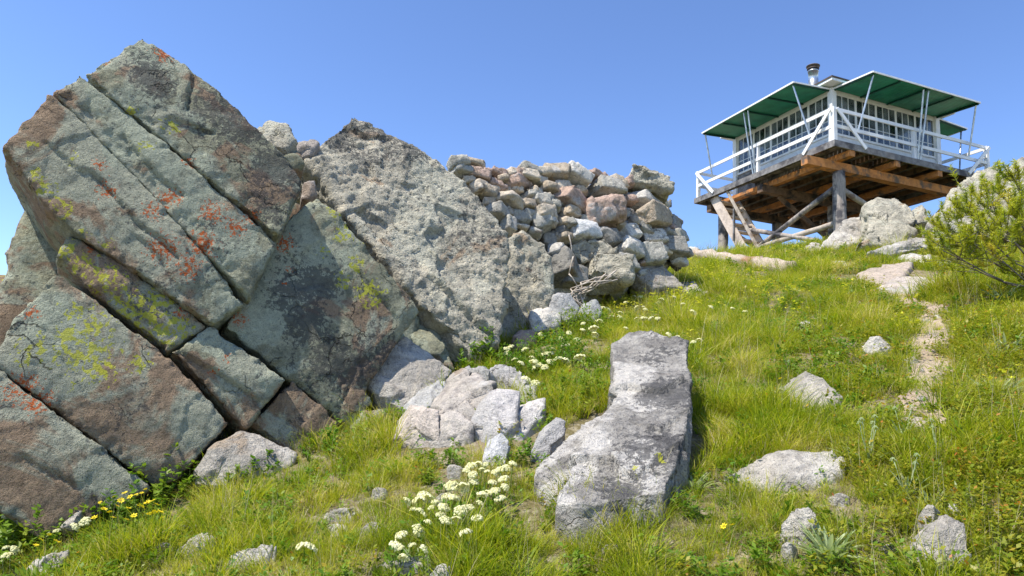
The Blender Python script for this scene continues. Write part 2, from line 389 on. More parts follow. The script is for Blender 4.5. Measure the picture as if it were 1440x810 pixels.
def rock(name, hulls, voxel, mat, seed, big=0.03, mid=0.015, fac=0.03, fsize=0.35, fine=0.004, rough=0.0, cracks=None, front=None, spots=None, parent=None, smooth_it=2, foot=True, size=1.0, poly3=None, chip=0.024):
    """hulls: convex point sets merged by voxel remesh, then broken up by noise. size scales the noise lengths."""
    me = remeshed(hulls, voxel, smooth_it); P, N = vnorm(me); Q = P / size + seed * 3.17
    d = big * fbm(Q / 0.55, 3, seed) + fac * facet(Q / fsize + 0.25 * np.stack([pnoise(Q * 3, seed + 1), pnoise(Q * 3, seed + 2), pnoise(Q * 3, seed + 3)], 1), seed + 5)
    d += mid * (ridged(Q / 0.16, 3, seed + 9) - 0.25) + fine * fbm(Q / 0.045, 2, seed + 12)
    if rough: d += rough * facet(Q / 0.10, seed + 15) + rough * 0.8 * (np.abs(pnoise(Q / 0.07, seed + 17)) - 0.2)
    if cracks and front is not None:
        P0, n = front
        for (x0, y0, x1, y1, wd, dep, stp) in cracks:
            a = at_plane(x0, y0, P0, n); b = at_plane(x1, y1, P0, n); t = b - a; L = np.linalg.norm(t); t /= L
            mm = np.cross(n, t); s = (P - a) @ t / L
            e = (P - a) @ mm + 0.05 * fbm(P * 2.3, 3, seed + 21) * 0.8
            fade = sstep(-0.03, 0.06, s) * sstep(1.03, 0.94, s) * sstep(-0.45, -0.15, (P - P0) @ n)
            d += fade * (-dep * np.exp(-(e / wd) ** 2) + stp * 0.5 * np.tanh(e / 0.025) * np.exp(-np.abs(e) / 0.45))
    if poly3 is not None:
        P0, n = front; e = np.full(len(P), 9.0); pl = P - np.outer((P - P0) @ n, n)
        for a, b in zip(poly3, poly3[1:] + poly3[:1]):
            t = b - a; L2 = t @ t + 1e-9; u_ = np.clip(((pl - a) @ t) / L2, 0, 1); e = np.minimum(e, np.linalg.norm(pl - a - u_[:, None] * t, axis=1))
        wgt = np.exp(-e / 0.05) * sstep(-0.35, -0.02, (P - P0) @ n)
        d -= wgt * chip * (np.clip(facet(Q / 0.17, seed + 31) + 0.35, 0, 1.2) + 0.7 * np.clip(facet(Q / 0.07, seed + 33) + 0.1, 0, 1))
    P2 = P + N * d[:, None]
    me.vertices.foreach_set('co', P2.astype(np.float32).ravel())
    for key, lst in (spots or {}).items():
        val = np.zeros(len(P))
        for (px, py, r) in lst:
            c = at_plane(px, py, *front); k = np.linalg.norm(c - EYE) / FPX * r * (1.45 if 'lichen' in key else 1.0)
            val = np.maximum(val, np.exp(-((P - c) ** 2).sum(1) / (k * k)))
        at = me.attributes.new(key, 'FLOAT', 'POINT'); at.data.foreach_set('value', val.astype(np.float32))
    me.polygons.foreach_set('use_smooth', np.ones(len(me.polygons), bool))
    me.materials.clear(); me.materials.append(mat); me.name = name
    base = np.array([P2[:, 0].mean(), P2[:, 1].mean(), P2[:, 2].min()])
    me.transform(Matrix.Translation(-Vector(base))); me.update()
    if foot:
        lo = P2.min(0); hi = P2.max(0); ROCK_FOOT.append((*((lo + hi) / 2)[:2], 0.46 * min(hi[0] - lo[0], hi[1] - lo[1])))
    return obj(name, me, parent, Vector(base))
def block_pts(poly, P0, n, thick, off=0.0, taper=0.85, drop=0.0, seed=0, bulge=0.03):
    """traced front outline on the real joint plane (P0, n), extruded into the hill"""
    n = np.array(n, float); n /= np.linalg.norm(n); rg = np.random.default_rng(seed)
    f = [at_plane(x, y, np.array(P0) + n * off, n) for x, y in poly]; c = np.mean(f, axis=0)
    pts = [p + n * rg.uniform(-bulge, bulge) for p in f] + [c + (p - c) * 1.01 - n * thick * 0.45 for p in f]
    pts += [c + (p - c) * taper - n * thick + np.array([0, 0, drop]) for p in f] + [c + n * bulge * 1.2]
    return pts

PA = np.array([-2.05, 5.05, 0.95]); NA = np.array([0.45, -0.86, 0.22]); NA /= np.linalg.norm(NA)
PB = at_depth(600, 440, 6.7); NB = np.array([0.40, -0.78, 0.47]); NB /= np.linalg.norm(NB)
outcrop = empty('rock_outcrop', (-1.9, 6.0, h1(-1.9, 6.0)))
tag(outcrop, 'towering jointed grey green bedrock outcrop splashed with orange and yellow lichen', 'rock outcrop')

BLOCKS = [
 # name, polygon, offset, thickness, cracks, spots
 ([(126, 100), (158, 78), (200, 48), (243, 72), (322, 140), (362, 182), (402, 222), (426, 256), (412, 285), (392, 335), (299, 256), (204, 174), (119, 107)], 0.15, 1.5,
  [(265, 95, 268, 160, 0.012, 0.03, -0.02), (235, 165, 300, 190, 0.012, 0.03, 0.02)],
  {'lichen_orange': [(232, 72, 16), (146, 84, 6), (140, 235, 10), (265, 230, 10), (285, 345, 22), (300, 300, 18), (330, 320, 16), (240, 280, 16), (355, 305, 12), (150, 270, 14), (230, 350, 22), (215, 300, 14), (265, 375, 20)],
   'lichen_yellow': [(50, 243, 9), (62, 268, 14), (90, 292, 12), (45, 205, 7), (118, 330, 9), (185, 155, 9), (240, 180, 12), (205, 210, 10), (150, 342, 9), (105, 225, 8)],
   'stain_brown': [(60, 200, 60), (90, 240, 50), (110, 195, 40), (235, 170, 18), (180, 350, 45), (150, 290, 30)], 'stain_pale': [(190, 200, 45), (160, 250, 40), (250, 270, 50), (215, 330, 30), (330, 330, 30)],
   'stain_black': [(330, 180, 50), (390, 240, 40), (215, 120, 30), (300, 150, 40), (370, 290, 30)]}),
 ([(74, 128), (114, 106), (200, 175), (296, 258), (390, 338), (352, 420), (332, 400), (299, 352), (203, 243), (119, 152)], 0.13, 1.5,
  [(170, 190, 260, 280, 0.012, 0.025, 0.02)],
  {'lichen_orange': [(232, 72, 16), (146, 84, 6), (140, 235, 10), (265, 230, 10), (285, 345, 22), (300, 300, 18), (330, 320, 16), (240, 280, 16), (355, 305, 12), (150, 270, 14), (230, 350, 22), (215, 300, 14), (265, 375, 20)],
   'lichen_yellow': [(50, 243, 9), (62, 268, 14), (90, 292, 12), (45, 205, 7), (118, 330, 9), (185, 155, 9), (240, 180, 12), (205, 210, 10), (150, 342, 9), (105, 225, 8)],
   'stain_brown': [(60, 200, 60), (90, 240, 50), (110, 195, 40), (235, 170, 18), (180, 350, 45), (150, 290, 30)], 'stain_pale': [(190, 200, 45), (160, 250, 40), (250, 270, 50), (215, 330, 30), (330, 330, 30)],
   'stain_black': [(330, 180, 50), (390, 240, 40), (215, 120, 30), (300, 150, 40), (370, 290, 30)]}),
 ([(2, 205), (28, 176), (69, 133), (112, 159), (197, 252), (291, 360), (324, 407), (343, 426), (300, 455), (215, 398), (104, 328), (60, 290)], 0.115, 1.5,
  [(120, 240, 250, 370, 0.012, 0.03, 0.02), (60, 200, 120, 250, 0.012, 0.02, 0.015), (190, 330, 260, 420, 0.01, 0.02, 0.015)],
  {'lichen_orange': [(232, 72, 16), (146, 84, 6), (140, 235, 10), (265, 230, 10), (285, 345, 22), (300, 300, 18), (330, 320, 16), (240, 280, 16), (355, 305, 12), (150, 270, 14), (230, 350, 22), (215, 300, 14), (265, 375, 20)],
   'lichen_yellow': [(50, 243, 9), (62, 268, 14), (90, 292, 12), (45, 205, 7), (118, 330, 9), (185, 155, 9), (240, 180, 12), (205, 210, 10), (150, 342, 9), (105, 225, 8)],
   'stain_brown': [(60, 200, 60), (90, 240, 50), (110, 195, 40), (235, 170, 18), (180, 350, 45), (150, 290, 30)], 'stain_pale': [(190, 200, 45), (160, 250, 40), (250, 270, 50), (215, 330, 30), (330, 330, 30)],
   'stain_black': [(330, 180, 50), (390, 240, 40), (215, 120, 30), (300, 150, 40), (370, 290, 30)]}),
 ([(80, 362), (96, 332), (112, 336), (180, 380), (293, 457), (234, 493), (150, 424)], 0.03, 1.3, [(140, 400, 250, 470, 0.01, 0.02, 0.02)],
  {'lichen_yellow': [(210, 450, 34), (225, 425, 24), (150, 395, 22), (115, 372, 18), (180, 430, 22), (240, 465, 26), (95, 350, 14)], 'lichen_orange': [(130, 352, 8), (255, 440, 10)], 'stain_black': [(200, 430, 20)], 'stain_brown': [(150, 375, 40), (195, 390, 30), (270, 460, 20)]}),
 ([(238, 496), (297, 460), (401, 535), (346, 600)], 0.02, 1.2, [(250, 490, 366, 572, 0.012, 0.035, 0.03)],
  {'stain_brown': [(280, 535, 30), (320, 560, 25)], 'lichen_orange': [(300, 522, 8), (318, 505, 8)], 'stain_pale': [(340, 520, 40)]}),
 ([(-8, 510), (20, 452), (72, 388), (88, 386), (234, 500), (322, 592), (250, 676), (218, 686), (155, 632)], 0.10, 1.5, [(180, 470, 215, 560, 0.008, 0.012, 0.01), (60, 460, 130, 560, 0.01, 0.012, -0.01)],
  {'lichen_yellow': [(120, 500, 34), (130, 460, 24), (105, 440, 16), (50, 495, 20), (196, 512, 14), (140, 525, 18), (100, 480, 24)], 'lichen_orange': [(45, 440, 10), (30, 545, 20), (60, 565, 16)], 'stain_brown': [(220, 560, 70), (130, 570, 40), (170, 460, 30), (260, 620, 40)], 'stain_pale': [(60, 470, 40), (90, 540, 30), (280, 590, 25)]}),
 ([(-95, 560), (-20, 512), (0, 520), (80, 580), (158, 640), (214, 688), (180, 706), (105, 735), (55, 760), (-30, 700), (-95, 640)], 0.16, 1.4, [(30, 640, 110, 690, 0.01, 0.02, 0.01)],
  {'stain_brown': [(40, 680, 70), (110, 640, 35), (150, 690, 40), (20, 620, 40)], 'stain_pale': [(110, 590, 50), (60, 560, 40), (130, 660, 20)], 'lichen_orange': [(25, 550, 18), (50, 570, 14)]}),
 ([(446, 279), (474, 300), (540, 378), (592, 438), (552, 474), (503, 516), (480, 590), (410, 530), (316, 459), (352, 392), (380, 330)], -0.06, 1.5, [(500, 380, 560, 455, 0.01, 0.02, 0.015), (365, 400, 420, 480, 0.008, 0.012, 0.0)],
  {'lichen_yellow': [(470, 300, 14), (485, 330, 18), (455, 355, 10), (520, 415, 22), (500, 375, 16), (480, 395, 14)], 'lichen_orange': [(398, 343, 16), (405, 378, 8), (335, 450, 12), (400, 400, 6)], 'stain_black': [(470, 505, 50), (430, 460, 40), (400, 420, 30), (450, 400, 30)], 'stain_pale': [(390, 370, 40), (380, 430, 40)]}),
 ([(352, 594), (411, 536), (478, 594), (462, 632), (415, 642)], -0.06, 1.0, [(380, 580, 440, 615, 0.008, 0.02, 0.01)], {'stain_brown': [(400, 590, 50)]}),
 ([(462, 520), (505, 510), (521, 567), (496, 604), (478, 590), (470, 560)], -0.10, 0.8, [(495, 530, 470, 590, 0.01, 0.03, 0.0)], {}),
 ([(494, 604), (512, 575), (545, 574), (560, 590), (540, 612)], -0.02, 0.6, [], {}),
]
def grow(poly, d):
    c = np.mean(np.array(poly, float), axis=0); out = []
    for x, y in poly:
        L = math.hypot(x - c[0], y - c[1]) + 1e-6; out.append((x + (x - c[0]) / L * d, y + (y - c[1]) / L * d))
    return out
for i, (poly, off, th, cr, spo) in enumerate(BLOCKS):
    poly = grow(poly, 1.0 if i < 3 else 1.6)
    fr = (PA + NA * off, NA); p3 = [at_plane(x, y, *fr) for x, y in poly]
    rock('rock_block', [block_pts(poly, PA, NA, th, off, 0.9, 0.0, i)], 0.020, MAT['outcrop'], 100 + 7 * i, big=0.014, mid=0.004, fac=0.010, fsize=0.8, fine=0.003, smooth_it=0, poly3=p3, cracks=cr, front=fr, spots=spo, parent=outcrop, foot=False)
# blocks standing behind the left shoulder
fr = (at_depth(50, 400, 6.2), np.array([0.1, -0.85, 0.5]) / np.linalg.norm([0.1, -0.85, 0.5]))
rock('rock_block', [block_pts([(6, 352), (38, 330), (62, 336), (84, 364), (70, 398), (48, 400)], *fr, 0.8)], 0.03, MAT['rough'], 210, fac=0.04, mid=0.03, front=fr, parent=outcrop, foot=False)
rock('rock_block', [block_pts([(-40, 400), (0, 384), (30, 388), (64, 408), (30, 470), (-5, 505), (-60, 480)], *fr, 0.9, 0.06)], 0.03, MAT['outcrop'], 217, fac=0.04, front=fr, parent=outcrop, foot=False, spots={'lichen_yellow': [(20, 420, 34), (5, 450, 25)], 'stain_brown': [(10, 430, 60)]})
# the tall rough block leaning back to the right
fb = (PB, NB)
rock('rock_block', [block_pts([(428, 222), (462, 190), (498, 162), (534, 178), (576, 204), (606, 226), (640, 248), (680, 290), (708, 318), (714, 380), (700, 484), (668, 488), (602, 440), (548, 377), (478, 293)], PB, NB, 1.7, 0.05, 0.85)], 0.028, MAT['rough'], 230,
     big=0.035, mid=0.026, fac=0.06, fsize=0.6, fine=0.009, rough=0.017, smooth_it=0, cracks=[(600, 395, 690, 480, 0.015, 0.05, 0.06), (430, 232, 560, 200, 0.02, 0.03, -0.05)], front=fb, parent=outcrop, foot=False,
     spots={'stain_black': [(470, 190, 50), (530, 190, 40), (570, 215, 40), (660, 330, 40)], 'stain_pale': [(600, 280, 40), (590, 340, 40)]})
rock('rock_block', [block_pts([(614, 436), (636, 420), (676, 451), (696, 486), (676, 506), (640, 482)], PB, NB, 0.8, -0.02)], 0.028, MAT['rough'], 237, fac=0.04, mid=0.03, front=fb, parent=outcrop, foot=False)
fc = (at_depth(740, 470, 8.1), np.array([0.25, -0.9, 0.3]) / np.linalg.norm([0.25, -0.9, 0.3]))
rock('rock_block', [block_pts([(706, 342), (735, 322), (768, 340), (780, 388), (775, 446), (744, 474), (700, 478), (712, 420)], *fc, 1.0)], 0.03, MAT['rough'], 244, big=0.05, fac=0.05, mid=0.03, rough=0.012, front=fc, parent=outcrop, foot=False)
# pale wedge and its neighbours at the foot of the joint
fd = (at_depth(570, 560, 5.9), np.array([0.15, -0.83, 0.53]) / np.linalg.norm([0.15, -0.83, 0.53]))
rock('rock_block', [block_pts([(505, 518), (569, 471), (600, 488), (637, 518), (612, 553), (566, 580), (528, 556)], *fd, 0.7)], 0.022, MAT['boulder'], 251, fac=0.03, front=fd, parent=outcrop, foot=False)
rock('rock_block', [block_pts([(566, 470), (607, 444), (632, 486), (640, 518), (600, 500)], fd[0] + np.array([0, 0.45, 0]), fd[1], 0.7)], 0.026, MAT['outcrop'], 258, fac=0.03, front=fd, parent=outcrop, foot=False)
# hidden bedrock mass behind the joints
cA = [at_plane(x, y, PA - NA * 0.62, NA) for x, y in [(40, 260), (120, 140), (210, 100), (390, 270), (470, 330), (600, 450), (560, 580), (300, 690), (60, 740), (-60, 600), (60, 400)]]
rock('rock_core', [cA + [p - NA * 0.9 for p in cA]], 0.07, MAT['outcrop'], 270, parent=outcrop, foot=False)
# loose boulders wedged in the notch at the top
def loose(poly, Y, n, th, mat, seed, label, cat='boulder', group=None, voxel=0.024, tint=None, name='boulder', **kw):
    n = np.array(n, float); n /= np.linalg.norm(n); c = np.mean(np.array(poly), axis=0)
    P0 = at_depth(c[0], c[1], Y)
    o = rock(name, [block_pts(poly, P0, n, th, 0, 0.75, 0, seed, 0.04)], voxel, mat, seed, front=(P0, n), foot=False, **kw)
    if tint: o.color = (*tint, 1)
    return tag(o, label, cat, group)
loose([(362, 179), (380, 169), (402, 177), (416, 200), (405, 214), (375, 205)], 6.35, (0.2, -0.8, 0.5), 0.4, MAT['rough'], 301, 'dark rounded boulder wedged on top between the two tallest rock blocks', fac=0.03, mid=0.03)
loose([(400, 208), (422, 210), (428, 232), (416, 238), (398, 222)], 6.3, (0.3, -0.8, 0.4), 0.35, MAT['outcrop'], 303, 'small brownish stone jammed below the dark boulder in the top notch', 'stone', fac=0.02)
loose([(424, 254), (444, 252), (448, 276), (436, 282), (424, 276)], 6.1, (0.3, -0.8, 0.4), 0.3, MAT['stone'], 305, 'pale squarish stone stuck in the gap beside the big lichened block', 'stone', tint=(0.48, 0.42, 0.36), fac=0.02, name='stone')
loose([(418, 204), (438, 196), (450, 202), (436, 222), (424, 220)], 6.9, (0.2, -0.8, 0.5), 0.35, MAT['stone'], 307, 'tan stone behind the notch leaning on the rough grey block', 'stone', tint=(0.40, 0.34, 0.28), fac=0.03, name='stone')
loose([(268, 680), (276, 655), (298, 630), (338, 606), (374, 610), (420, 640), (412, 660), (372, 676), (320, 692)], 5.0, (0.3, -0.8, 0.55), 0.5, MAT['boulder'], 309, 'rounded grey boulder at the foot of the jointed outcrop', fac=0.03, tint=None)
loose([(80, 742), (112, 712), (122, 716), (110, 745)], 4.45, (0.4, -0.8, 0.4), 0.25, MAT['boulder'], 311, 'small blue grey stone under the lowest outcrop block', 'stone', name='stone')

# ------------------------------------------------------------------ dry stone wall
NW_ = np.array([0.50, -0.80, 0.33]); NW_ /= np.linalg.norm(NW_); PW = at_depth(850, 400, 9.6)
wall = empty('stone_wall', (1.4, 10.2, h1(1.4, 10.2)))
tag(wall, 'tumbled dry stone wall of pink, tan and grey rocks beside the outcrop', 'stone wall')
PINK = (0.54, 0.37, 0.28); TAN = (0.56, 0.45, 0.32); PALE = (0.68, 0.63, 0.55); GREY = (0.46, 0.43, 0.36); DARK = (0.30, 0.28, 0.24); CREAM = (0.64, 0.54, 0.41); WHITE = (0.74, 0.72, 0.68)
ST = [(150,100,110,60,GREY),(160,137,95,48,GREY),(250,155,115,65,PINK),(235,108,95,42,TAN),(340,147,70,46,PINK),(400,155,70,48,CREAM),(495,132,95,48,GREY),(480,165,105,48,CREAM),(605,152,130,72,TAN),(558,142,70,46,CREAM),(540,190,70,50,GREY),(578,220,78,46,TAN),(425,198,135,62,PINK),(320,203,80,46,PINK),(250,217,85,66,CREAM),(300,240,85,46,TAN),(335,262,80,52,TAN),(425,225,64,48,CREAM),(365,232,66,36,TAN),
 (712,170,150,72,PALE),(803,165,125,44,PINK),(845,187,56,30,PINK),(650,215,90,52,CREAM),(500,250,120,44,GREY),(540,280,115,66,GREY),(390,284,142,52,CREAM),(670,282,182,104,PINK),(682,337,88,66,TAN),(852,232,172,94,GREY),(890,290,115,76,WHITE),(1040,215,194,112,GREY),(965,192,68,54,PINK),(1030,287,152,68,PALE),(840,355,215,118,PINK),(1060,367,184,104,TAN),(1160,402,76,78,DARK),(1125,332,66,42,TAN),
 (545,345,150,90,CREAM),(540,388,104,112,GREY),(450,367,96,78,GREY),(340,332,90,70,GREY),(385,392,54,94,GREY),(680,392,90,52,GREY),(735,432,142,108,WHITE),(860,462,114,92,DARK),(960,430,104,86,PALE),(955,512,142,96,PALE),(1080,460,140,80,PALE),(1160,502,122,118,DARK),(1190,447,86,66,GREY),(780,522,190,112,GREY),(850,640,230,150,GREY),(700,640,120,120,DARK),(930,590,120,110,GREY),(640,600,120,160,DARK),(625,522,96,76,PALE),(628,440,92,64,DARK),(905,402,90,60,DARK),(990,388,78,58,TAN),(1050,548,150,104,GREY),(1192,552,70,84,DARK),
 (470,300,90,50,TAN),(600,300,70,50,GREY),(760,250,70,50,DARK),(900,180,70,40,CREAM),(300,290,70,46,TAN),(600,375,70,60,DARK),(1010,440,70,60,DARK),(720,500,70,60,DARK),(580,470,70,70,DARK),(780,300,60,60,DARK),(940,350,70,60,DARK),(1110,420,70,60,DARK),(200,180,70,50,TAN),(690,240,60,40,TAN),(450,150,60,36,PINK),(360,175,60,36,TAN)]
NBIG = len(ST)
WP = [(130, 110), (480, 135), (720, 160), (1050, 190), (1130, 300), (1210, 450), (1200, 580), (1000, 640), (560, 480), (420, 420), (300, 300)]
def inside(x, y):
    r = False
    for (x0, y0), (x1, y1) in zip(WP, WP[1:] + WP[:1]):
        if (y0 > y) != (y1 > y) and x < (x1 - x0) * (y - y0) / (y1 - y0) + x0: r = not r
    return r
while len(ST) < 170:
    x, y = random.uniform(120, 1220), random.uniform(100, 640)
    if inside(x, y):
        ww = random.uniform(48, 92); ST.append((x, y, ww, ww * random.uniform(0.42, 0.7), random.choice([PINK, TAN, CREAM, GREY, GREY, PALE, DARK, TAN])))
def stone_hull(cx, cy, wpx, hpx, seed, back=0.0, P0=PW, n=NW_):
    rg = np.random.default_rng(seed); c = at_plane(cx, cy, P0 - n * back, n); k = np.linalg.norm(c - EYE) / FPX
    rx, rz = wpx * k / 2, hpx * k / 2; ry = 0.5 * (rx + rz) * rg.uniform(0.9, 1.25)
    rt = np.array([-n[1], n[0], 0]); rt /= np.linalg.norm(rt); up = np.cross(rt, n) if np.cross(rt, n)[2] > 0 else np.cross(n, rt)
    pts = []; an = rg.uniform(-0.35, 0.35); ca, sa = math.cos(an), math.sin(an); aw = rg.uniform(-0.5, 0.5); cw, sw_ = math.cos(aw), math.sin(aw)
    for sx in (-1, 1):
        for sy in (-1, 1):
            for sz in (-1, 1):
                v = np.array([sx * rg.uniform(0.62, 1.0), sy * rg.uniform(0.6, 1.0), sz * rg.uniform(0.55, 1.0)]); v = np.array([v[0] * cw - v[1] * sw_, v[0] * sw_ + v[1] * cw, v[2]])
                x_, z_ = v[0] * rx, v[2] * rz; pts.append(c + rt * (x_ * ca - z_ * sa) + up * (x_ * sa + z_ * ca) + n * v[1] * ry)
    for q in range(4):
        v = rg.normal(size=3); v /= np.linalg.norm(v); v *= rg.uniform(0.95, 1.08); pts.append(c + rt * v[0] * rx + up * v[2] * rz + n * v[1] * ry)
    return pts
for i, (cx, cy, ww, hh, tint) in enumerate(ST):
    px, py = 600 + cx * 0.2962, 200 + cy * 0.2963
    back = (0.10 * random.random() if i < NBIG else random.uniform(0.0, 0.16)) + (0.12 if tint == DARK and ww < 100 else 0)
    big_ = ww > 180 and hh >= 110
    o = rock('stone', [stone_hull(px, py, ww * 0.2962 * 1.14, hh * 0.2963 * 1.02, 500 + i, back)], 0.022, MAT['rough' if big_ and tint == GREY else 'stone'], 500 + 3 * i, big=0.06 if big_ else 0.008, mid=0.03 if big_ else 0.006, fac=0.06 if big_ else 0.022, fsize=0.28, fine=0.002, parent=wall, smooth_it=0, foot=False)
    v = random.uniform(0.85, 1.12); o.color = (tint[0] * v, tint[1] * v, tint[2] * v, 1)
core = [at_plane(600 + x * 0.2962, 200 + y * 0.2963, PW - NW_ * 0.30, NW_) for x, y in [(120, 130), (400, 170), (700, 190), (1000, 230), (1130, 330), (1180, 560), (900, 720), (560, 760), (300, 500)]]
o = rock('rubble_core', [core + [p - NW_ * 0.8 - np.array([0, 0, 0.3]) for p in core]], 0.07, MAT['stone'], 777, fac=0.10, mid=0.05, parent=wall, foot=False); o.color = (*GREY, 1)

# ------------------------------------------------------------------ stones lying in the meadow
def slab(poly, hgt, seed, label, cat='boulder', mat='boulder', name='boulder', lifts=None, tint=None, sink=0.25, spread=1.06, voxel=0.02, extra=None, group=None, parent=None, **kw):
    ys = [p[1] for p in poly]; y0, y1 = min(ys), max(ys)
    top = []
    for i, (x, y) in enumerate(poly):
        lf = lifts[i] if lifts else hgt * (0.12 + 0.88 * (y1 - y) / (y1 - y0 + 1e-6))
        top.append(ground_hit(x, y, lf))
    top = np.array(top); c = top.mean(0)
    pts = list(top)
    for p in top:
        q = c + (p - c) * spread; q[2] = h1(q[0], q[1]) - sink; pts.append(q)
    cc = c.copy(); cc[2] = max(c[2], h1(c[0], c[1]) + hgt * 0.9); pts.append(cc)
    hs = [pts]
    if extra: hs += extra
    r = np.ptp(top, axis=0).max(); nf = np.array([0, -0.5, 0.866]); front_ = (c + nf * 0.02, nf)
    k = dict(big=0.02, mid=0.010, fac=0.035, fsize=0.32, fine=0.003); k.update(kw)
    o = rock(name, hs, voxel if r > 0.5 else max(0.006, r / 34), MAT[mat], seed, size=1.0 if r > 0.5 else max(0.3, r / 0.5), smooth_it=0, parent=parent, front=front_, **({**k} if r > 0.5 else {**k, 'big': 0.04 * r, 'mid': 0.012 * r, 'fac': 0.06 * r, 'fine': 0.003 * r}))
    o.color = (*(tint or (0.46, 0.44, 0.42)), 1)
    if parent is None: tag(o, label, cat, group)
    return o
# central leaning slab: high block plus lower shelf
tA, tB, tC = ground_hit(905, 463, 0.46), ground_hit(966, 480, 0.46), ground_hit(800, 706, 0.17); tn = np.cross(tB - tA, tC - tA); tn /= np.linalg.norm(tn) * (1 if tn[2] > 0 else -1)
def on_top(px, drop=0.0, sink=0.25):
    t = [at_plane(x, y, tA - tn * drop, tn) for x, y in px]
    return t + [np.array([p[0] + 0.02 * tn[0], p[1], h1(p[0], p[1]) - sink]) for p in t]
so_ = rock('boulder', [on_top([(857, 482), (884, 466), (915, 463), (940, 473), (966, 480), (972, 545), (905, 590), (870, 560), (863, 515)]),
                 on_top([(870, 558), (972, 540), (966, 600), (948, 650), (936, 688), (880, 694), (812, 712), (782, 700), (800, 655), (838, 600)]),
                 on_top([(757, 682), (757, 660), (800, 622), (838, 590), (866, 575), (850, 640), (795, 712)], 0.12)], 0.014, MAT['slab'], 801, big=0.012, mid=0.010, fac=0.035, fsize=0.5, fine=0.004, rough=0.006, front=(tA, tn), smooth_it=0,
     spots={'stain_pale': [(790, 660, 45), (825, 620, 30), (905, 575, 16), (905, 625, 12), (872, 530, 14), (800, 700, 20)], 'stain_black': [(900, 640, 45), (935, 560, 50), (940, 620, 45), (915, 500, 40), (870, 690, 35)], 'lichen_yellow': [(895, 665, 10), (930, 650, 8)]})
so_.color = (0.46, 0.44, 0.42, 1); tag(so_, 'large leaning grey slab with a notched left side standing in the grass', 'boulder')
SL = [
 ([(1092, 556), (1112, 534), (1132, 520), (1160, 530), (1186, 558), (1150, 572), (1115, 566)], 0.17, 'pale peaked grey rock alone in the open grass below the wooden tower'),
 ([(1211, 487), (1222, 473), (1238, 471), (1255, 486), (1240, 497), (1218, 497)], 0.13, 'small rounded light grey rock in grass beside the dirt trail'),
 ([(1122, 459), (1134, 450), (1148, 458), (1136, 466)], 0.08, 'little white stone almost buried in grass uphill of the peaked rock'),
 ([(1014, 668), (1060, 652), (1096, 636), (1116, 632), (1174, 632), (1188, 655), (1150, 674), (1108, 690), (1060, 684)], 0.07, 'flat tilted white slab with yellow lichen flecks in the grass'),
 ([(1096, 738), (1112, 716), (1138, 711), (1150, 722), (1142, 752), (1112, 764)], 0.13, 'grey stone behind the silvery leaved rosette plant'),
 ([(1282, 742), (1296, 716), (1312, 710), (1324, 722), (1318, 738)], 0.13, 'dark angular stone resting on the edge of a pale rock'),
 ([(1272, 770), (1300, 736), (1330, 724), (1356, 736), (1366, 780), (1340, 806), (1296, 804)], 0.14, 'broad pale rock among yellow green shrubs'),
 ([(1258, 596), (1280, 584), (1300, 588), (1310, 600), (1288, 608)], 0.05, 'flat tan stone set into the foot of the dirt trail'),
 ([(1272, 506), (1284, 499), (1294, 508), (1282, 514)], 0.04, 'chip of white stone at the edge of the trail'),
 ([(1312, 530), (1322, 522), (1334, 530), (1324, 542)], 0.06, 'round pebble on the right edge of the trail'),
 ([(1192, 398), (1206, 384), (1240, 374), (1284, 368), (1272, 388), (1240, 402), (1210, 406)], 0.10, 'flat tan bedrock slab exposed above the trail'),
 ([(1232, 404), (1262, 388), (1300, 388), (1334, 402), (1318, 414), (1270, 412)], 0.12, 'pale pinkish bedrock ledge just below the tan slab'),
 ([(1254, 370), (1270, 356), (1308, 358), (1310, 368), (1280, 374)], 0.12, 'pale flat stone between the bedrock slabs and the boulders'),
 ([(30, 806), (50, 786), (76, 776), (96, 774), (84, 796), (60, 812)], 0.10, 'pale flat stone in the grass below the yellow flowers'),
 ([(236, 744), (262, 734), (288, 736), (282, 746), (250, 752)], 0.07, 'thin white stone ledge in grass under the outcrop'),
 ([(246, 776), (266, 758), (290, 748), (306, 756), (300, 768), (268, 780)], 0.09, 'wedge shaped white stone in grass beside the thin ledge'),
 ([(292, 798), (320, 782), (362, 768), (394, 766), (380, 778), (330, 796)], 0.08, 'long pale stone sliver lying in the lower grass'),
 ([(452, 728), (466, 714), (490, 712), (500, 722), (480, 734)], 0.06, 'small half buried white stone left of the cream flowers'),
 ([(520, 800), (560, 782), (600, 776), (612, 790), (580, 806)], 0.05, 'low grey stone in front of the cream flower patch'),
 ([(604, 808), (614, 796), (634, 796), (640, 810)], 0.07, 'small bluish stone at the foot of the cream flowers'),
 ([(500, 745), (520, 735), (545, 737), (540, 748)], 0.05, 'bare white stone between grass clumps near the cream flowers'),
]
def blob(cx, cy, rx, ry, seed):
    q = random.Random(seed); return [(cx + rx * math.cos(a) * q.uniform(0.75, 1.1), cy - ry * math.sin(a) * q.uniform(0.75, 1.1)) for a in [k * 1.0472 + q.uniform(-0.25, 0.25) for k in range(6)]]
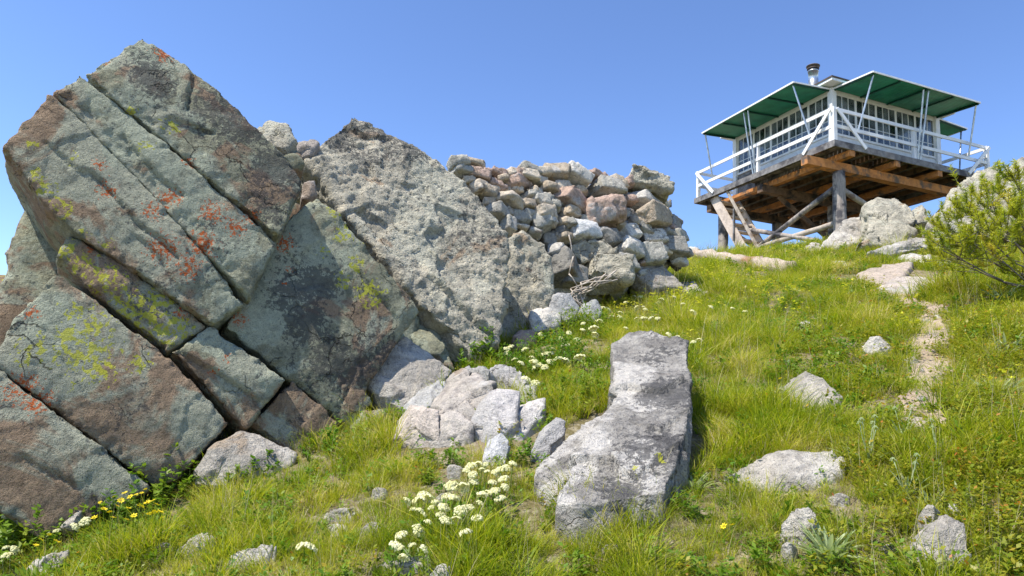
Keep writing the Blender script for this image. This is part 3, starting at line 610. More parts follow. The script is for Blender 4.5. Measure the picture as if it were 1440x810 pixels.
for cx, cy, rx, ry, hh_, lab in [(1250, 772, 14, 8, 0.05, 'grey chip in bare soil beside the broad pale rock'), (1340, 716, 12, 7, 0.06, 'knob of pale rock at the upper rim of the broad pale rock'), (1180, 700, 16, 6, 0.04, 'sunken flat stone below the tilted white slab'), (1300, 615, 12, 6, 0.04, 'tan chip on the lowest bend of the trail'), (1312, 470, 10, 5, 0.04, 'flat stone sunk in the middle of the trail'), (1296, 560, 9, 5, 0.04, 'pale step stone in the narrow part of the trail'), (470, 742, 22, 7, 0.04, 'bleached flat stone in the litter left of the cream flowers'), (640, 660, 14, 8, 0.06, 'broken white stone below the rubble heap'), (622, 700, 12, 6, 0.05, 'white chip half hidden among the cream flowers'), (535, 690, 12, 5, 0.04, 'small sunken stone in grass below the split block'), (860, 770, 16, 6, 0.04, 'flat brown stone in grass in front of the notched slab'), (1050, 600, 12, 6, 0.05, 'small grey stone between the notched slab and the peaked rock'), (1110, 772, 12, 8, 0.06, 'grey pebble beneath the silvery rosette'), (230, 770, 14, 7, 0.05, 'pale pebble between the ledge and the lower stone sliver'), (1145, 348, 14, 7, 0.12, 'pale stone in grass just below the log girt'), (1180, 372, 14, 6, 0.08, 'flat pale stone in upper grass below the tower'), (1330, 372, 14, 8, 0.12, 'pale rock under the lowest pine branch')]:
    SL.append((blob(cx, cy, rx, ry, cx + cy), hh_, lab))
for k_, (cx, cy, wh) in enumerate([(1318, 446, 'upper mouth'), (1302, 452, 'first bend'), (1320, 488, 'right rim'), (1296, 522, 'left rim'), (1314, 548, 'middle stretch'), (1290, 600, 'lower end'), (1320, 608, 'lowest rim'), (1310, 578, 'narrows')]):
    SL.append((blob(cx, cy, 7 + k_ % 3 * 2, 4 + k_ % 2, 77 + k_), 0.03, 'small pale stone embedded in the %s of the dirt trail' % wh))
for i, (poly, hh, lab) in enumerate(SL):
    slab(poly, hh + 0.02, 820 + 5 * i, lab, 'stone' if hh < 0.13 else 'boulder', mat='stone' if i in (7, 9, 10, 11, 12) else 'boulder', name='stone' if hh < 0.13 else 'boulder', tint={7: (0.50, 0.41, 0.33), 9: (0.46, 0.36, 0.28), 10: (0.50, 0.40, 0.31), 11: (0.54, 0.46, 0.39), 12: (0.56, 0.51, 0.45)}.get(i))
# rubble tumbling from the foot of the pale wedge
RB = [
 ([(600, 610), (612, 590), (640, 584), (662, 596), (650, 614), (620, 620)], 0.18, (0.52, 0.46, 0.40), 'low tan stone wedged in front of the large cracked rubble block'),
 ([(640, 540), (660, 520), (684, 520), (690, 536), (664, 548)], 0.34, (0.44, 0.42, 0.39), 'grey stone on top of the rubble between the wedge and the column rock'),
 ([(724, 560), (736, 540), (752, 540), (752, 556), (738, 566)], 0.14, (0.50, 0.48, 0.45), 'small pale stone at the upper end of the rubble'),
 ([(558, 618), (562, 592), (578, 572), (612, 578), (613, 602), (590, 620)], 0.26, (0.58, 0.49, 0.42), 'pinkish white block at the lower end of the rubble heap'),
 ([(608, 592), (622, 552), (640, 530), (654, 524), (692, 541), (694, 556), (664, 584), (640, 604)], 0.34, (0.44, 0.39, 0.34), 'large brownish cracked block in the rubble below the pale wedge'),
 ([(660, 600), (678, 570), (694, 552), (728, 552), (720, 592), (698, 612)], 0.26, (0.54, 0.50, 0.47), 'white broken slab leaning on the large cracked rubble block'),
 ([(676, 530), (702, 515), (722, 518), (736, 530), (726, 548), (696, 548)], 0.28, (0.46, 0.44, 0.42), 'grey stone at the back of the rubble beneath the column rock'),
 ([(704, 612), (716, 590), (732, 574), (764, 562), (758, 580), (734, 608)], 0.16, (0.56, 0.52, 0.48), 'thin tilted white slab at the right end of the rubble'),
 ([(748, 634), (762, 610), (780, 592), (792, 594), (788, 610), (766, 640)], 0.20, (0.40, 0.38, 0.36), 'narrow upright grey stone beside the notched slab'),
 ([(680, 652), (690, 622), (704, 612), (712, 622), (708, 650)], 0.16, (0.56, 0.55, 0.54), 'pointed white stone above the cream flowers'),
 ([(566, 572), (590, 552), (622, 536), (630, 548), (616, 574), (586, 582)], 0.22, (0.46, 0.45, 0.43), 'split grey stone filling in under the pale wedge'),
]
for i, (poly, hh, t, lab) in enumerate(RB):
    poly = grow(poly, 5.0)
    slab(poly, hh, 930 + 5 * i, lab, 'rubble stone', mat='stone', name='stone', tint=t, voxel=0.018, fac=0.035)
loose([(744, 448), (748, 434), (772, 428), (792, 440), (790, 458), (768, 466), (750, 466)], 8.0, (0.2, -0.8, 0.5), 0.35, MAT['stone'], 961, 'white blocky stone at the foot of the column rock', 'stone', tint=PALE, name='stone', fac=0.03)
loose([(768, 436), (778, 416), (800, 414), (818, 430), (812, 450), (790, 452)], 8.3, (0.2, -0.8, 0.5), 0.35, MAT['stone'], 963, 'cracked grey stone under the dead twigs', 'stone', tint=(0.44, 0.43, 0.41), name='stone', fac=0.03)
loose([(812, 446), (820, 424), (838, 420), (850, 440), (836, 456)], 8.6, (0.2, -0.8, 0.5), 0.3, MAT['stone'], 965, 'small grey stone in grass below the dark foot of the wall', 'stone', tint=(0.40, 0.40, 0.38), name='stone', fac=0.03)
loose([(722, 472), (732, 462), (750, 464), (754, 480), (738, 490), (724, 486)], 7.6, (0.2, -0.8, 0.5), 0.3, MAT['stone'], 967, 'reddish round stone at the foot of the column rock', 'stone', tint=PINK, name='stone', fac=0.02)
loose([(884, 372), (900, 350), (918, 362), (945, 386), (962, 402), (920, 404), (895, 390)], 10.3, (0.15, -0.75, 0.6), 0.4, MAT['stone'], 969, 'tan sloping slab sliding off the end of the stone wall', 'boulder', tint=(0.42, 0.37, 0.31), fac=0.03)
slab([(930, 408), (945, 396), (975, 398), (998, 410), (985, 418), (950, 416)], 0.12, 971, 'low dusty grey stone in grass at the end of the stone wall', 'stone', mat='stone', name='stone', tint=(0.44, 0.39, 0.36))
slab([(960, 356), (968, 346), (982, 348), (988, 358)], 0.16, 973, 'small white stone on the skyline beside the stone wall', 'stone', mat='stone', name='stone', tint=PALE)
# boulders under the tower
UB = [
 ([(1217, 286), (1232, 279), (1258, 276), (1284, 291), (1287, 312), (1262, 320), (1222, 326)], 15.2, 0.8, 'big squared grey boulder perched below the tower deck'),
 ([(1283, 294), (1296, 288), (1306, 294), (1306, 312), (1286, 316)], 15.4, 0.4, 'dark stone touching the squared boulder below the deck'),
 ([(1158, 345), (1170, 326), (1188, 310), (1212, 310), (1224, 328), (1208, 342), (1176, 350)], 15.6, 0.7, 'pale rock against the foot of the front log post'),
 ([(1206, 340), (1232, 322), (1270, 314), (1292, 318), (1282, 338), (1240, 346)], 14.0, 0.6, 'broken grey ledge in front of the squared boulder'),
 ([(1222, 352), (1250, 342), (1300, 330), (1318, 334), (1300, 348), (1252, 358)], 13.0, 0.5, 'low tan ledge rising from grass below the boulders'),
 ([(1304, 316), (1318, 300), (1336, 300), (1340, 320), (1318, 330)], 14.0, 0.5, 'white broken stone between the squared boulder and the craggy rock'),
 ([(1326, 300), (1336, 274), (1352, 258), (1374, 240), (1396, 234), (1412, 250), (1430, 272), (1446, 310), (1390, 330), (1340, 325)], 13.2, 1.2, 'tall craggy grey rock rising behind the pine branches'),
 ([(1406, 250), (1418, 234), (1440, 222), (1480, 230), (1500, 280), (1440, 300)], 12.6, 1.0, 'dark brown crag behind the upper pine branches'),
]
for i, (poly, Y, th, lab) in enumerate(UB):
    loose(poly, Y, (-0.05, -0.8, 0.55), th, MAT['rough' if i in (0, 1, 3, 6, 7) else 'boulder'], 1000 + 5 * i, lab, voxel=0.028, big=0.04, fac=0.075, mid=0.02, fsize=0.55, smooth_it=0)

# ================================================================== FIRE LOOKOUT
YAW = math.atan2(0.352, 0.936); D = 6.3; H = 2.53; I0 = 0.99; J0 = D - I0
LC = np.array([8.689, 17.894, 6.70]); exR = np.array([0.93597, 0.35208, 0]); eyL = np.array([-0.35208, 0.93597, 0])
def lk(b, a): return LC + exR * b + eyL * a
ctr = lk(D / 2, D / 2)
look = empty('fire_lookout', (ctr[0], ctr[1], 6.70), YAW)
tag(look, 'white railed wooden fire lookout cabin on log posts with raised green shutters', 'lookout tower')
def lg(b, a):       # ground level in tower coordinates
    p = lk(b, a); return h1(p[0], p[1]) - 6.70
S = D / 2
def bxm(x0, x1, y0, y1, z0, z1):
    V = [(x - S, y - S, z) for z in (z0, z1) for (x, y) in ((x0, y0), (x1, y0), (x1, y1), (x0, y1))]
    return V, [(3, 2, 1, 0), (4, 5, 6, 7), (0, 1, 5, 4), (1, 2, 6, 5), (2, 3, 7, 6), (3, 0, 4, 7)]
def part(name, boxes, mat, parent=None, label=None):
    V = []; F = []
    for b in boxes:
        v, f = b if isinstance(b[0], list) else bxm(*b); o = len(V); V += v; F += [tuple(i + o for i in q) for q in f]
    me = mesh_np(name, V, F, MAT[mat]); o = bpy.data.objects.new(name, me); COL.objects.link(o); o.parent = parent or look
    if label: o['label'] = label
    return o
def bar(p0, p1, wd, hg, roll=0.0):
    """rectangular timber between two tower-space points"""
    a = Vector(p0) - Vector((S, S, 0)); b = Vector(p1) - Vector((S, S, 0)); t = (b - a).normalized()
    up = Vector((0, 0, 1)) if abs(t.z) < 0.95 else Vector((1, 0, 0)); s = t.cross(up).normalized(); u = s.cross(t)
    V = [tuple(q + s * sx * wd / 2 + u * sz * hg / 2) for q in (a, b) for sx, sz in ((-1, -1), (1, -1), (1, 1), (-1, 1))]
    return V, [(3, 2, 1, 0), (4, 5, 6, 7), (0, 1, 5, 4), (1, 2, 6, 5), (2, 3, 7, 6), (3, 0, 4, 7)]
def logm(p0, p1, r0, r1, seed=0, seg=14, rings=9, off=True, wob=0.06):
    o = Vector((S, S, 0)) if off else Vector((0, 0, 0)); a = Vector(p0) - o; b = Vector(p1) - o; t = (b - a).normalized()
    up = Vector((0, 0, 1)) if abs(t.z) < 0.95 else Vector((1, 0, 0)); s = t.cross(up).normalized(); u = s.cross(t); rg = random.Random(seed)
    V = []; F = []
    for i in range(rings):
        k = i / (rings - 1); c = a.lerp(b, k) + s * rg.uniform(-wob, wob) * r0 + u * rg.uniform(-wob, wob) * r0; r = r0 + (r1 - r0) * k
        for j in range(seg):
            an = 2 * math.pi * j / seg; rr = r * (1 + rg.uniform(-wob, wob) * 0.8); V.append(tuple(c + (s * math.cos(an) + u * math.sin(an)) * rr))
    for i in range(rings - 1):
        for j in range(seg): F.append((i * seg + j, i * seg + (j + 1) % seg, (i + 1) * seg + (j + 1) % seg, (i + 1) * seg + j))
    F.append(tuple(range(seg))[::-1]); F.append(tuple((rings - 1) * seg + j for j in range(seg)))
    return V, F
def logpart(name, p0, p1, r0, r1, mat, seed=0):
    V, F = logm(p0, p1, r0, r1, seed); me = mesh_np(name, V, F, MAT[mat], True); o = bpy.data.objects.new(name, me); COL.objects.link(o); o.parent = look; return o
# deck boards, hatch over the stair
nb = 42; bw = D / nb; HA0, HA1, HB1 = 3.9, 5.6, 1.0
for i in range(nb):
    a0 = i * bw + 0.006; a1 = (i + 1) * bw - 0.006; dz = random.uniform(-0.004, 0.004)
    b0 = HB1 if HA0 < a0 < HA1 else 0.0
    part('deck_board', [(b0, D, a0, a1, H - 0.04 + dz, H + dz)], 'wood_grey')
for i in range(13):
    b = 0.10 + i * (D - 0.2) / 12
    if 0.1 < b < HB1 and i not in (0,): ranges = [(0.05, HA0), (HA1, D - 0.05)]
    else: ranges = [(0.05, D - 0.05)]
    for r0, r1 in ranges: part('joist', [(b - 0.025, b + 0.025, r0, r1, H - 0.19, H - 0.0465)], 'wood_dark' if 1 < i < 11 else 'wood_grey')
for q in ((-0.05, 0.0, -0.05, D + 0.05), (D, D + 0.05, -0.05, D + 0.05), (0.0, D, -0.05, 0.0), (0.0, D, D, D + 0.05)):
    part('fascia', [(*q, H - 0.20, H - 0.012)], 'wood_grey')
for b in (0.62, 2.35, 4.05, 5.72):
    part('upper_beam', [(b - 0.09, b + 0.09, -0.02, D - 0.2, H - 0.37, H - 0.192)], 'wood_orange')
for a in (0.60, 3.15, 5.75):
    part('main_beam', [(-0.5 if a < 1 else 0.15, 5.75, a - 0.12, a + 0.12, H - 0.62, H - 0.372)], 'wood_orange' if a < 1 else 'wood_dark')
PST = [(0.75, 0.60), (5.55, 0.60), (0.75, 5.75), (5.55, 5.75), (3.15, 5.75), (5.55, 3.15), (3.15, 3.15)]
for i, (b, a) in enumerate(PST):
    logpart('post', (b, a, lg(b, a) - 0.3), (b + 0.01, a, H - 0.622), 0.19, 0.165, 'log', i)
logpart('girt', (0.75, 0.72, 0.42), (0.75, 5.65, 0.30), 0.085, 0.075, 'log_pale', 21)
logpart('brace', (0.70, 0.72, 1.45), (0.75, 4.6, 0.12), 0.085, 0.075, 'log', 22)
logpart('brace', (0.85, 0.62, 1.42), (5.45, 0.66, -0.15), 0.085, 0.075, 'log_pale', 23)
logpart('brace', (0.75, 5.62, 1.45), (0.72, 1.4, 0.05), 0.08, 0.07, 'log', 24)
logpart('brace', (1.0, 5.75, 1.4), (5.4, 5.75, lg(5.4, 5.75) + 0.3), 0.08, 0.07, 'log', 25)
part('brace', [bar((5.5, 0.75, H - 0.65), (5.5, 2.3, 0.6), 0.08, 0.14)], 'wood_orange')
part('brace', [bar((0.9, 3.15, H - 0.65), (2.9, 3.15, 0.8), 0.08, 0.14)], 'wood_dark')
# cabin
def face(k):        # maps (u along wall 0..L, outward distance w, z) to tower x,y for side k
    if k == 0: return lambda u, w_: (I0 - w_, I0 + u)            # left face (normal -x)
    if k == 1: return lambda u, w_: (I0 + u, I0 - w_)            # right face (normal -y)
    if k == 2: return lambda u, w_: (J0 + w_, I0 + u)            # far right
    return lambda u, w_: (I0 + u, J0 + w_)
LW = J0 - I0; ZS, ZT = H + 0.72, H + 2.02
def fbox(k, u0, u1, w0, w1, z0, z1):
    f = face(k); x0, y0 = f(u0, w0); x1, y1 = f(u1, w1)
    return (min(x0, x1), max(x0, x1), min(y0, y1), max(y0, y1), z0, z1)
part('floor', [(I0 + 0.1, J0 - 0.1, I0 + 0.1, J0 - 0.1, H + 0.006, H + 0.05)], 'interior')
part('ceiling', [(I0 + 0.02, J0 - 0.02, I0 + 0.02, J0 - 0.02, ZT + 0.13, ZT + 0.16)], 'interior')
part('fire_finder_stand', [(2.9, 3.4, 2.9, 3.4, H + 0.05, H + 1.0)], 'interior')
part('stove', [(3.9, 4.5, 3.9, 4.5, H + 0.05, H + 0.8)], 'rust')
part('bunk', [(1.3, 2.1, 3.2, 5.0, H + 0.05, H + 0.55)], 'interior')
for k in range(4):
    for j in range(6):      # lapped siding boards
        z0 = H + 0.004 + j * 0.116
        wb = 0.012 if j % 2 else 0.018
        if k == 0:
            part('siding_board', [fbox(k, 0.09, 3.15, -0.05, wb, z0, z0 + 0.112)], 'white_wall'); part('siding_board', [fbox(k, 3.155, LW - 0.09, -0.05, wb, z0, z0 + 0.112)], 'wood_grey', label='bare weathered grey siding board')
        else: part('siding_board', [fbox(k, 0.09, LW - 0.09, -0.05, wb, z0, z0 + 0.112)], 'white_wall')
    part('sill', [fbox(k, 0.085, LW - 0.085, -0.05, 0.05, ZS - 0.025, ZS + 0.02)], 'white')
    part('header', [fbox(k, 0.085, LW - 0.085, -0.05, 0.03, ZT, ZT + 0.128)], 'white')
    nwn = 5; sw = (LW - 0.18) / nwn
    for i in range(nwn):
        u0 = 0.09 + i * sw; u1 = u0 + sw; t = 0.036; z0, z1 = ZS + 0.022, ZT - 0.002
        fr = part('window', [fbox(k, u0 + 0.003, u0 + t, -0.03, 0.02, z0, z1), fbox(k, u1 - t, u1 - 0.003, -0.03, 0.02, z0, z1), fbox(k, u0 + t, u1 - t, -0.03, 0.02, z0, z0 + t), fbox(k, u0 + t, u1 - t, -0.03, 0.02, z1 - t, z1)], 'white')
        part('pane', [fbox(k, u0 + t + 0.001, u1 - t - 0.001, -0.004, 0.002, z0 + t + 0.001, z1 - t - 0.001)], 'glass', fr)
        mu = []
        for c in (1, 2):
            um = u0 + t + (sw - 2 * t) * c / 3; mu.append(fbox(k, um - 0.009, um + 0.009, -0.016, 0.012, z0 + t, z1 - t))
        for c in (1, 2):
            zm = z0 + t + (z1 - z0 - 2 * t) * c / 3; mu.append(fbox(k, u0 + t, u1 - t, -0.015, 0.011, zm - 0.009, zm + 0.009))
        part('muntin', mu, 'white', fr)
for (x, y) in ((I0, I0), (J0, I0), (I0, J0), (J0, J0)):
    part('corner_post', [(x - 0.088, x + 0.088, y - 0.088, y + 0.088, H + 0.005, ZT + 0.128)], 'white')
# hip roof with white soffit
OV = 0.42; ZR = ZT + 0.24; e0, e1 = I0 - OV - S, J0 + OV - S
V = [(e0, e0, ZR), (e1, e0, ZR), (e1, e1, ZR), (e0, e1, ZR), (e0, e0, ZR + 0.05), (e1, e0, ZR + 0.05), (e1, e1, ZR + 0.05), (e0, e1, ZR + 0.05), (0, 0, ZR + 0.75)]
rf = part('roof', [(V, [(3, 2, 1, 0), (0, 1, 5, 4), (1, 2, 6, 5), (2, 3, 7, 6), (3, 0, 4, 7), (4, 5, 8), (5, 6, 8), (6, 7, 8), (7, 4, 8)])], 'roofing')
e0 += S + 0.02; e1 += S - 0.02
part('soffit', [(e0, e1, e0, e1, ZT + 0.165, ZR - 0.003)], 'white', rf)
# stove pipe
def lathe(name, prof, x, y, mat, parent=None, seg=20):
    V = []; F = []
    for (r, z) in prof:
        for j in range(seg): V.append((x - S + r * math.cos(2 * math.pi * j / seg), y - S + r * math.sin(2 * math.pi * j / seg), z))
    for i in range(len(prof) - 1):
        for j in range(seg): F.append((i * seg + j, i * seg + (j + 1) % seg, (i + 1) * seg + (j + 1) % seg, (i + 1) * seg + j))
    F.append(tuple(range(seg))[::-1]); F.append(tuple((len(prof) - 1) * seg + j for j in range(seg)))
    me = mesh_np(name, V, F, MAT[mat], True); o = bpy.data.objects.new(name, me); COL.objects.link(o); o.parent = parent or look; return o
CHX, CHY, CHZ = 1.85, 2.55, ZR + 0.72
pipe = lathe('stove_pipe', [(0.24, CHZ - 0.5), (0.22, CHZ - 0.02), (0.165, CHZ + 0.02), (0.165, CHZ + 0.10), (0.155, CHZ + 0.10), (0.155, CHZ + 0.62), (0.17, CHZ + 0.62), (0.17, CHZ + 0.66), (0.155, CHZ + 0.66), (0.155, CHZ + 0.74)], CHX, CHY, 'galv')
lathe('pipe_cap', [(0.16, CHZ + 0.72), (0.19, CHZ + 0.72), (0.19, CHZ + 0.74), (0.12, CHZ + 0.75), (0.12, CHZ + 0.80), (0.215, CHZ + 0.81), (0.215, CHZ + 0.83), (0.06, CHZ + 0.87)], CHX, CHY, 'rust', pipe)
# propped shutters
SO, ZH = 1.46, ZT + 0.10; DZ = -0.09
for k in range(3):
    f = face(k); nu = 2; nwv = 90; V = []; F = []
    for i in range(nwv + 1):
        wq = 0.04 + (SO - 0.04) * i / nwv; z = ZH + DZ * (wq / SO) + 0.009 * math.sin(i / nwv * 2 * math.pi * 18)
        for u in (0.0, LW):
            for dz in (0, 0.006):
                x, y = f(u, wq); V.append((x - S, y - S, z + dz))
    for i in range(nwv):
        o = i * 4
        F += [(o, o + 2, o + 6, o + 4), (o + 1, o + 5, o + 7, o + 3), (o, o + 4, o + 5, o + 1), (o + 2, o + 3, o + 7, o + 6)]
    F += [(0, 1, 3, 2), (nwv * 4, nwv * 4 + 2, nwv * 4 + 3, nwv * 4 + 1)]
    sh_ = part('shutter', [(V, F)], 'green_metal'); sh_.data.polygons.foreach_set('use_smooth', np.ones(len(sh_.data.polygons), bool))
    for u in (0.03, LW / 4, LW / 2, LW * 3 / 4, LW - 0.03):
        x0, y0 = f(u, 0.06); x1, y1 = f(u, SO - 0.03)
        part('batten', [bar((x0, y0, ZH - 0.035), (x1, y1, ZH + DZ - 0.035), 0.045, 0.045)], 'green_wood', sh_)
    x0, y0 = f(-0.01, SO + 0.012); x1, y1 = f(LW + 0.01, SO + 0.012)
    part('edge_trim', [bar((x0, y0, ZH + DZ + 0.002), (x1, y1, ZH + DZ + 0.002), 0.022, 0.05)], 'white', sh_)
    for u in (-0.014, LW + 0.014):
        x0, y0 = f(u, 0.05); x1, y1 = f(u, SO); part('edge_trim', [bar((x0, y0, ZH + 0.002), (x1, y1, ZH + DZ + 0.002), 0.022, 0.045)], 'white', sh_)
    for u, ub in ((0.12, -0.05), (LW / 2 - 0.08, LW / 2 + 0.1), (LW / 2 + 0.12, LW / 2 + 0.2), (LW - 0.03, LW + 0.1)):
        x0, y0 = f(u, SO - 0.1); x1, y1 = f(ub, 0.93); zb = H + (0.45 if u < 1 or u > LW - 1 else 0.02)
        V_, F_ = logm((x0, y0, ZH + DZ - 0.03), (x1, y1, zb), 0.026, 0.026, 3, 8, 2, True, 0.0)
        part('shutter_prop', [(V_, F_)], 'galv')
# railing
def rail_side(k):
    f = face(k); e = I0; R = (-e, LW + e)
    for z in (0.945, 0.45):
        x0, y0 = f(R[0] + 0.05, e - 0.045); x1, y1 = f(R[1] - 0.05, e - 0.045)
        part('rail', [bar((x0, y0, H + z), (x1, y1, H + z), 0.04, 0.10)], 'white')
    for s_ in (0, 1):
        ua = R[s_] + (0.07 if s_ == 0 else -0.07); ub = R[s_] + (1.08 if s_ == 0 else -1.08)
        x0, y0 = f(ua, e + 0.055); x1, y1 = f(ub, e + 0.075)
        part('rail_brace', [bar((x0, y0, H + 0.93), (x1, y1, H - 0.09), 0.035, 0.10)], 'white')
    x, y = f(LW / 2, e - 0.09); part('rail_post', [(x - 0.045, x + 0.045, y - 0.045, y + 0.045, H + 0.005, H + 0.99)], 'white')
for k in range(4): rail_side(k)
for (x, y) in ((0.06, 0.06), (D - 0.06, 0.06), (0.06, D - 0.06), (D - 0.06, D - 0.06)):
    part('rail_post', [(x - 0.055, x + 0.055, y - 0.055, y + 0.055, H + 0.005, H + 1.0)], 'white')
# staircase coming down under the left edge
def stair():
    bA, bB = 0.12, 1.0; aT, aB = 5.45, 3.15; zT = H - 0.05; zB = lg(0.5, aB) - 0.12
    for b in (bA, bB):
        part('stair_stringer', [bar((b, aT, zT - 0.1), (b, aB, zB), 0.06, 0.36)], 'wood_new')
    n = 11
    for i in range(1, n):
        t = i / n; a = aT + (aB - aT) * t; z = zT - 0.05 + (zB - zT) * t
        part('tread', [(bA + 0.03, bB - 0.03, a - 0.13, a + 0.13, z, z + 0.045)], 'wood_new')
    for b in (bA,):
        o = -0.05
        part('handrail', [bar((b + o * 1.6, aT - 0.6, zT + 0.05), (b + o * 1.6, aB - 0.1, zB + 0.98), 0.05, 0.09)] if b == bB else [bar((b + o * 1.6, aT - 0.75, zT - 0.02), (b + o * 1.6, aB - 0.05, zB + 0.95), 0.05, 0.09)], 'log_pale')
        for t in (0.5, 0.93):
            a = aT + (aB - aT) * t; z = zT - 0.1 + (zB - zT) * t; zr = z + 0.98
            part('stair_post', [(b + o - 0.03, b + o + 0.03, a - 0.03, a + 0.03, z - 0.12, zr)], 'wood_grey')
stair()

# ================================================================== VEGETATION
def strip(base, az, lean, L, wd, segs=3, curve=1.0, twist=0.0):
    """one curved blade: vertices and faces"""
    o = np.array([math.cos(az), math.sin(az), 0]); s = np.array([-math.sin(az + twist), math.cos(az + twist), 0]); V = []
    for i in range(segs + 1):
        t = i / segs; c = np.array(base) + o * (L * lean * (0.35 * t + 0.65 * t ** (1 + curve))) + np.array([0, 0, L * (t - 0.42 * lean * t * t)])
        if i == segs: V.append(c)
        else:
            ww = wd * (1 - 0.72 * t ** 1.5) / 2; V += [c - s * ww, c + s * ww]
    F = [(2 * i, 2 * i + 1, 2 * i + 3, 2 * i + 2) for i in range(segs - 1)] + [(2 * segs - 2, 2 * segs - 1, 2 * segs)]
    return V, F
def blades(name, n, rad_, Lr, wr, lean_r, mat, seed, segs=3, straw=0.0):
    rg = random.Random(seed); V = []; F = []; T = []
    for _ in range(n):
        a = rg.uniform(0, 6.283); r = rad_ * math.sqrt(rg.random()); az = a + rg.uniform(-0.9, 0.9)
        v, f = strip((r * math.cos(a), r * math.sin(a), -0.02), az, rg.uniform(*lean_r), rg.uniform(*Lr), rg.uniform(*wr), segs, rg.uniform(0.6, 1.6), rg.uniform(-0.6, 0.6))
        o = len(V); V += v; F += [tuple(i + o for i in q) for q in f]; t = min(1, max(0, rg.gauss(0.42, 0.24))); t = 1.0 if rg.random() < straw else t; T += [t] * len(v)
    return mesh_np(name, V, F, MAT[mat], False, {'tone': T})
def leaf(base, dirv, L, wd, nrm=(0, 0, 1), fold=0.18, bend=0.25):
    d = Vector(dirv).normalized(); s = d.cross(Vector(nrm))
    s = s.normalized() if s.length > 1e-4 else Vector((1, 0, 0)); u = s.cross(d); b = Vector(base); V = []
    for t, w_ in ((0, 0.12), (0.3, 0.85), (0.62, 1.0), (0.86, 0.55)):
        c = b + d * L * t - u * (bend * L * t * t)
        V += [c - s * w_ * wd / 2 + u * fold * wd * w_, c, c + s * w_ * wd / 2 + u * fold * wd * w_]
    V.append(b + d * L - u * bend * L)
    F = []
    for i in range(3):
        o = 3 * i; F += [(o, o + 1, o + 4, o + 3), (o + 1, o + 2, o + 5, o + 4)]
    F += [(9, 10, 12), (10, 11, 12)]
    return [tuple(v) for v in V], F
def leaf_small(base, dirv, L, wd, nrm=(0, 0, 1)):
    d = Vector(dirv).normalized(); s = d.cross(Vector(nrm)); s = s.normalized() if s.length > 1e-4 else Vector((1, 0, 0)); b = Vector(base)
    return [tuple(b), tuple(b + d * L * 0.5 - s * wd / 2), tuple(b + d * L), tuple(b + d * L * 0.5 + s * wd / 2)], [(0, 1, 2, 3)]
class Acc:
    def __init__(s): s.V = []; s.F = []; s.T = []
    def add(s, vf, tone=0.5):
        v, f = vf; o = len(s.V); s.V += v; s.F += [tuple(i + o for i in q) for q in f]; s.T += [tone] * len(v)
    def mesh(s, name, mat, smooth=False): return mesh_np(name, s.V, s.F, MAT[mat], smooth, {'tone': s.T})
def sprigs(name, seed, n=9, mat='forb', hgt=(0.04, 0.11), lf=(0.018, 0.032), spread=0.05):
    rg = random.Random(seed); A = Acc()
    for _ in range(n):
        a = rg.uniform(0, 6.283); r = spread * math.sqrt(rg.random()); b = Vector((r * math.cos(a), r * math.sin(a), -0.01)); hh = rg.uniform(*hgt)
        tip = b + Vector((rg.uniform(-0.4, 0.4) * hh, rg.uniform(-0.4, 0.4) * hh, hh))
        for q in range(rg.randint(6, 10)):
            t = rg.uniform(0.25, 1); p = b.lerp(tip, t); az = rg.uniform(0, 6.283); L = rg.uniform(*lf)
            A.add(leaf_small(p, (math.cos(az), math.sin(az), rg.uniform(-0.1, 0.9)), L, L * rg.uniform(0.4, 0.6), (rg.uniform(-0.4, 0.4), rg.uniform(-0.4, 0.4), 1)), min(1, max(0, rg.gauss(0.5, 0.25))))
    return A.mesh(name, mat)

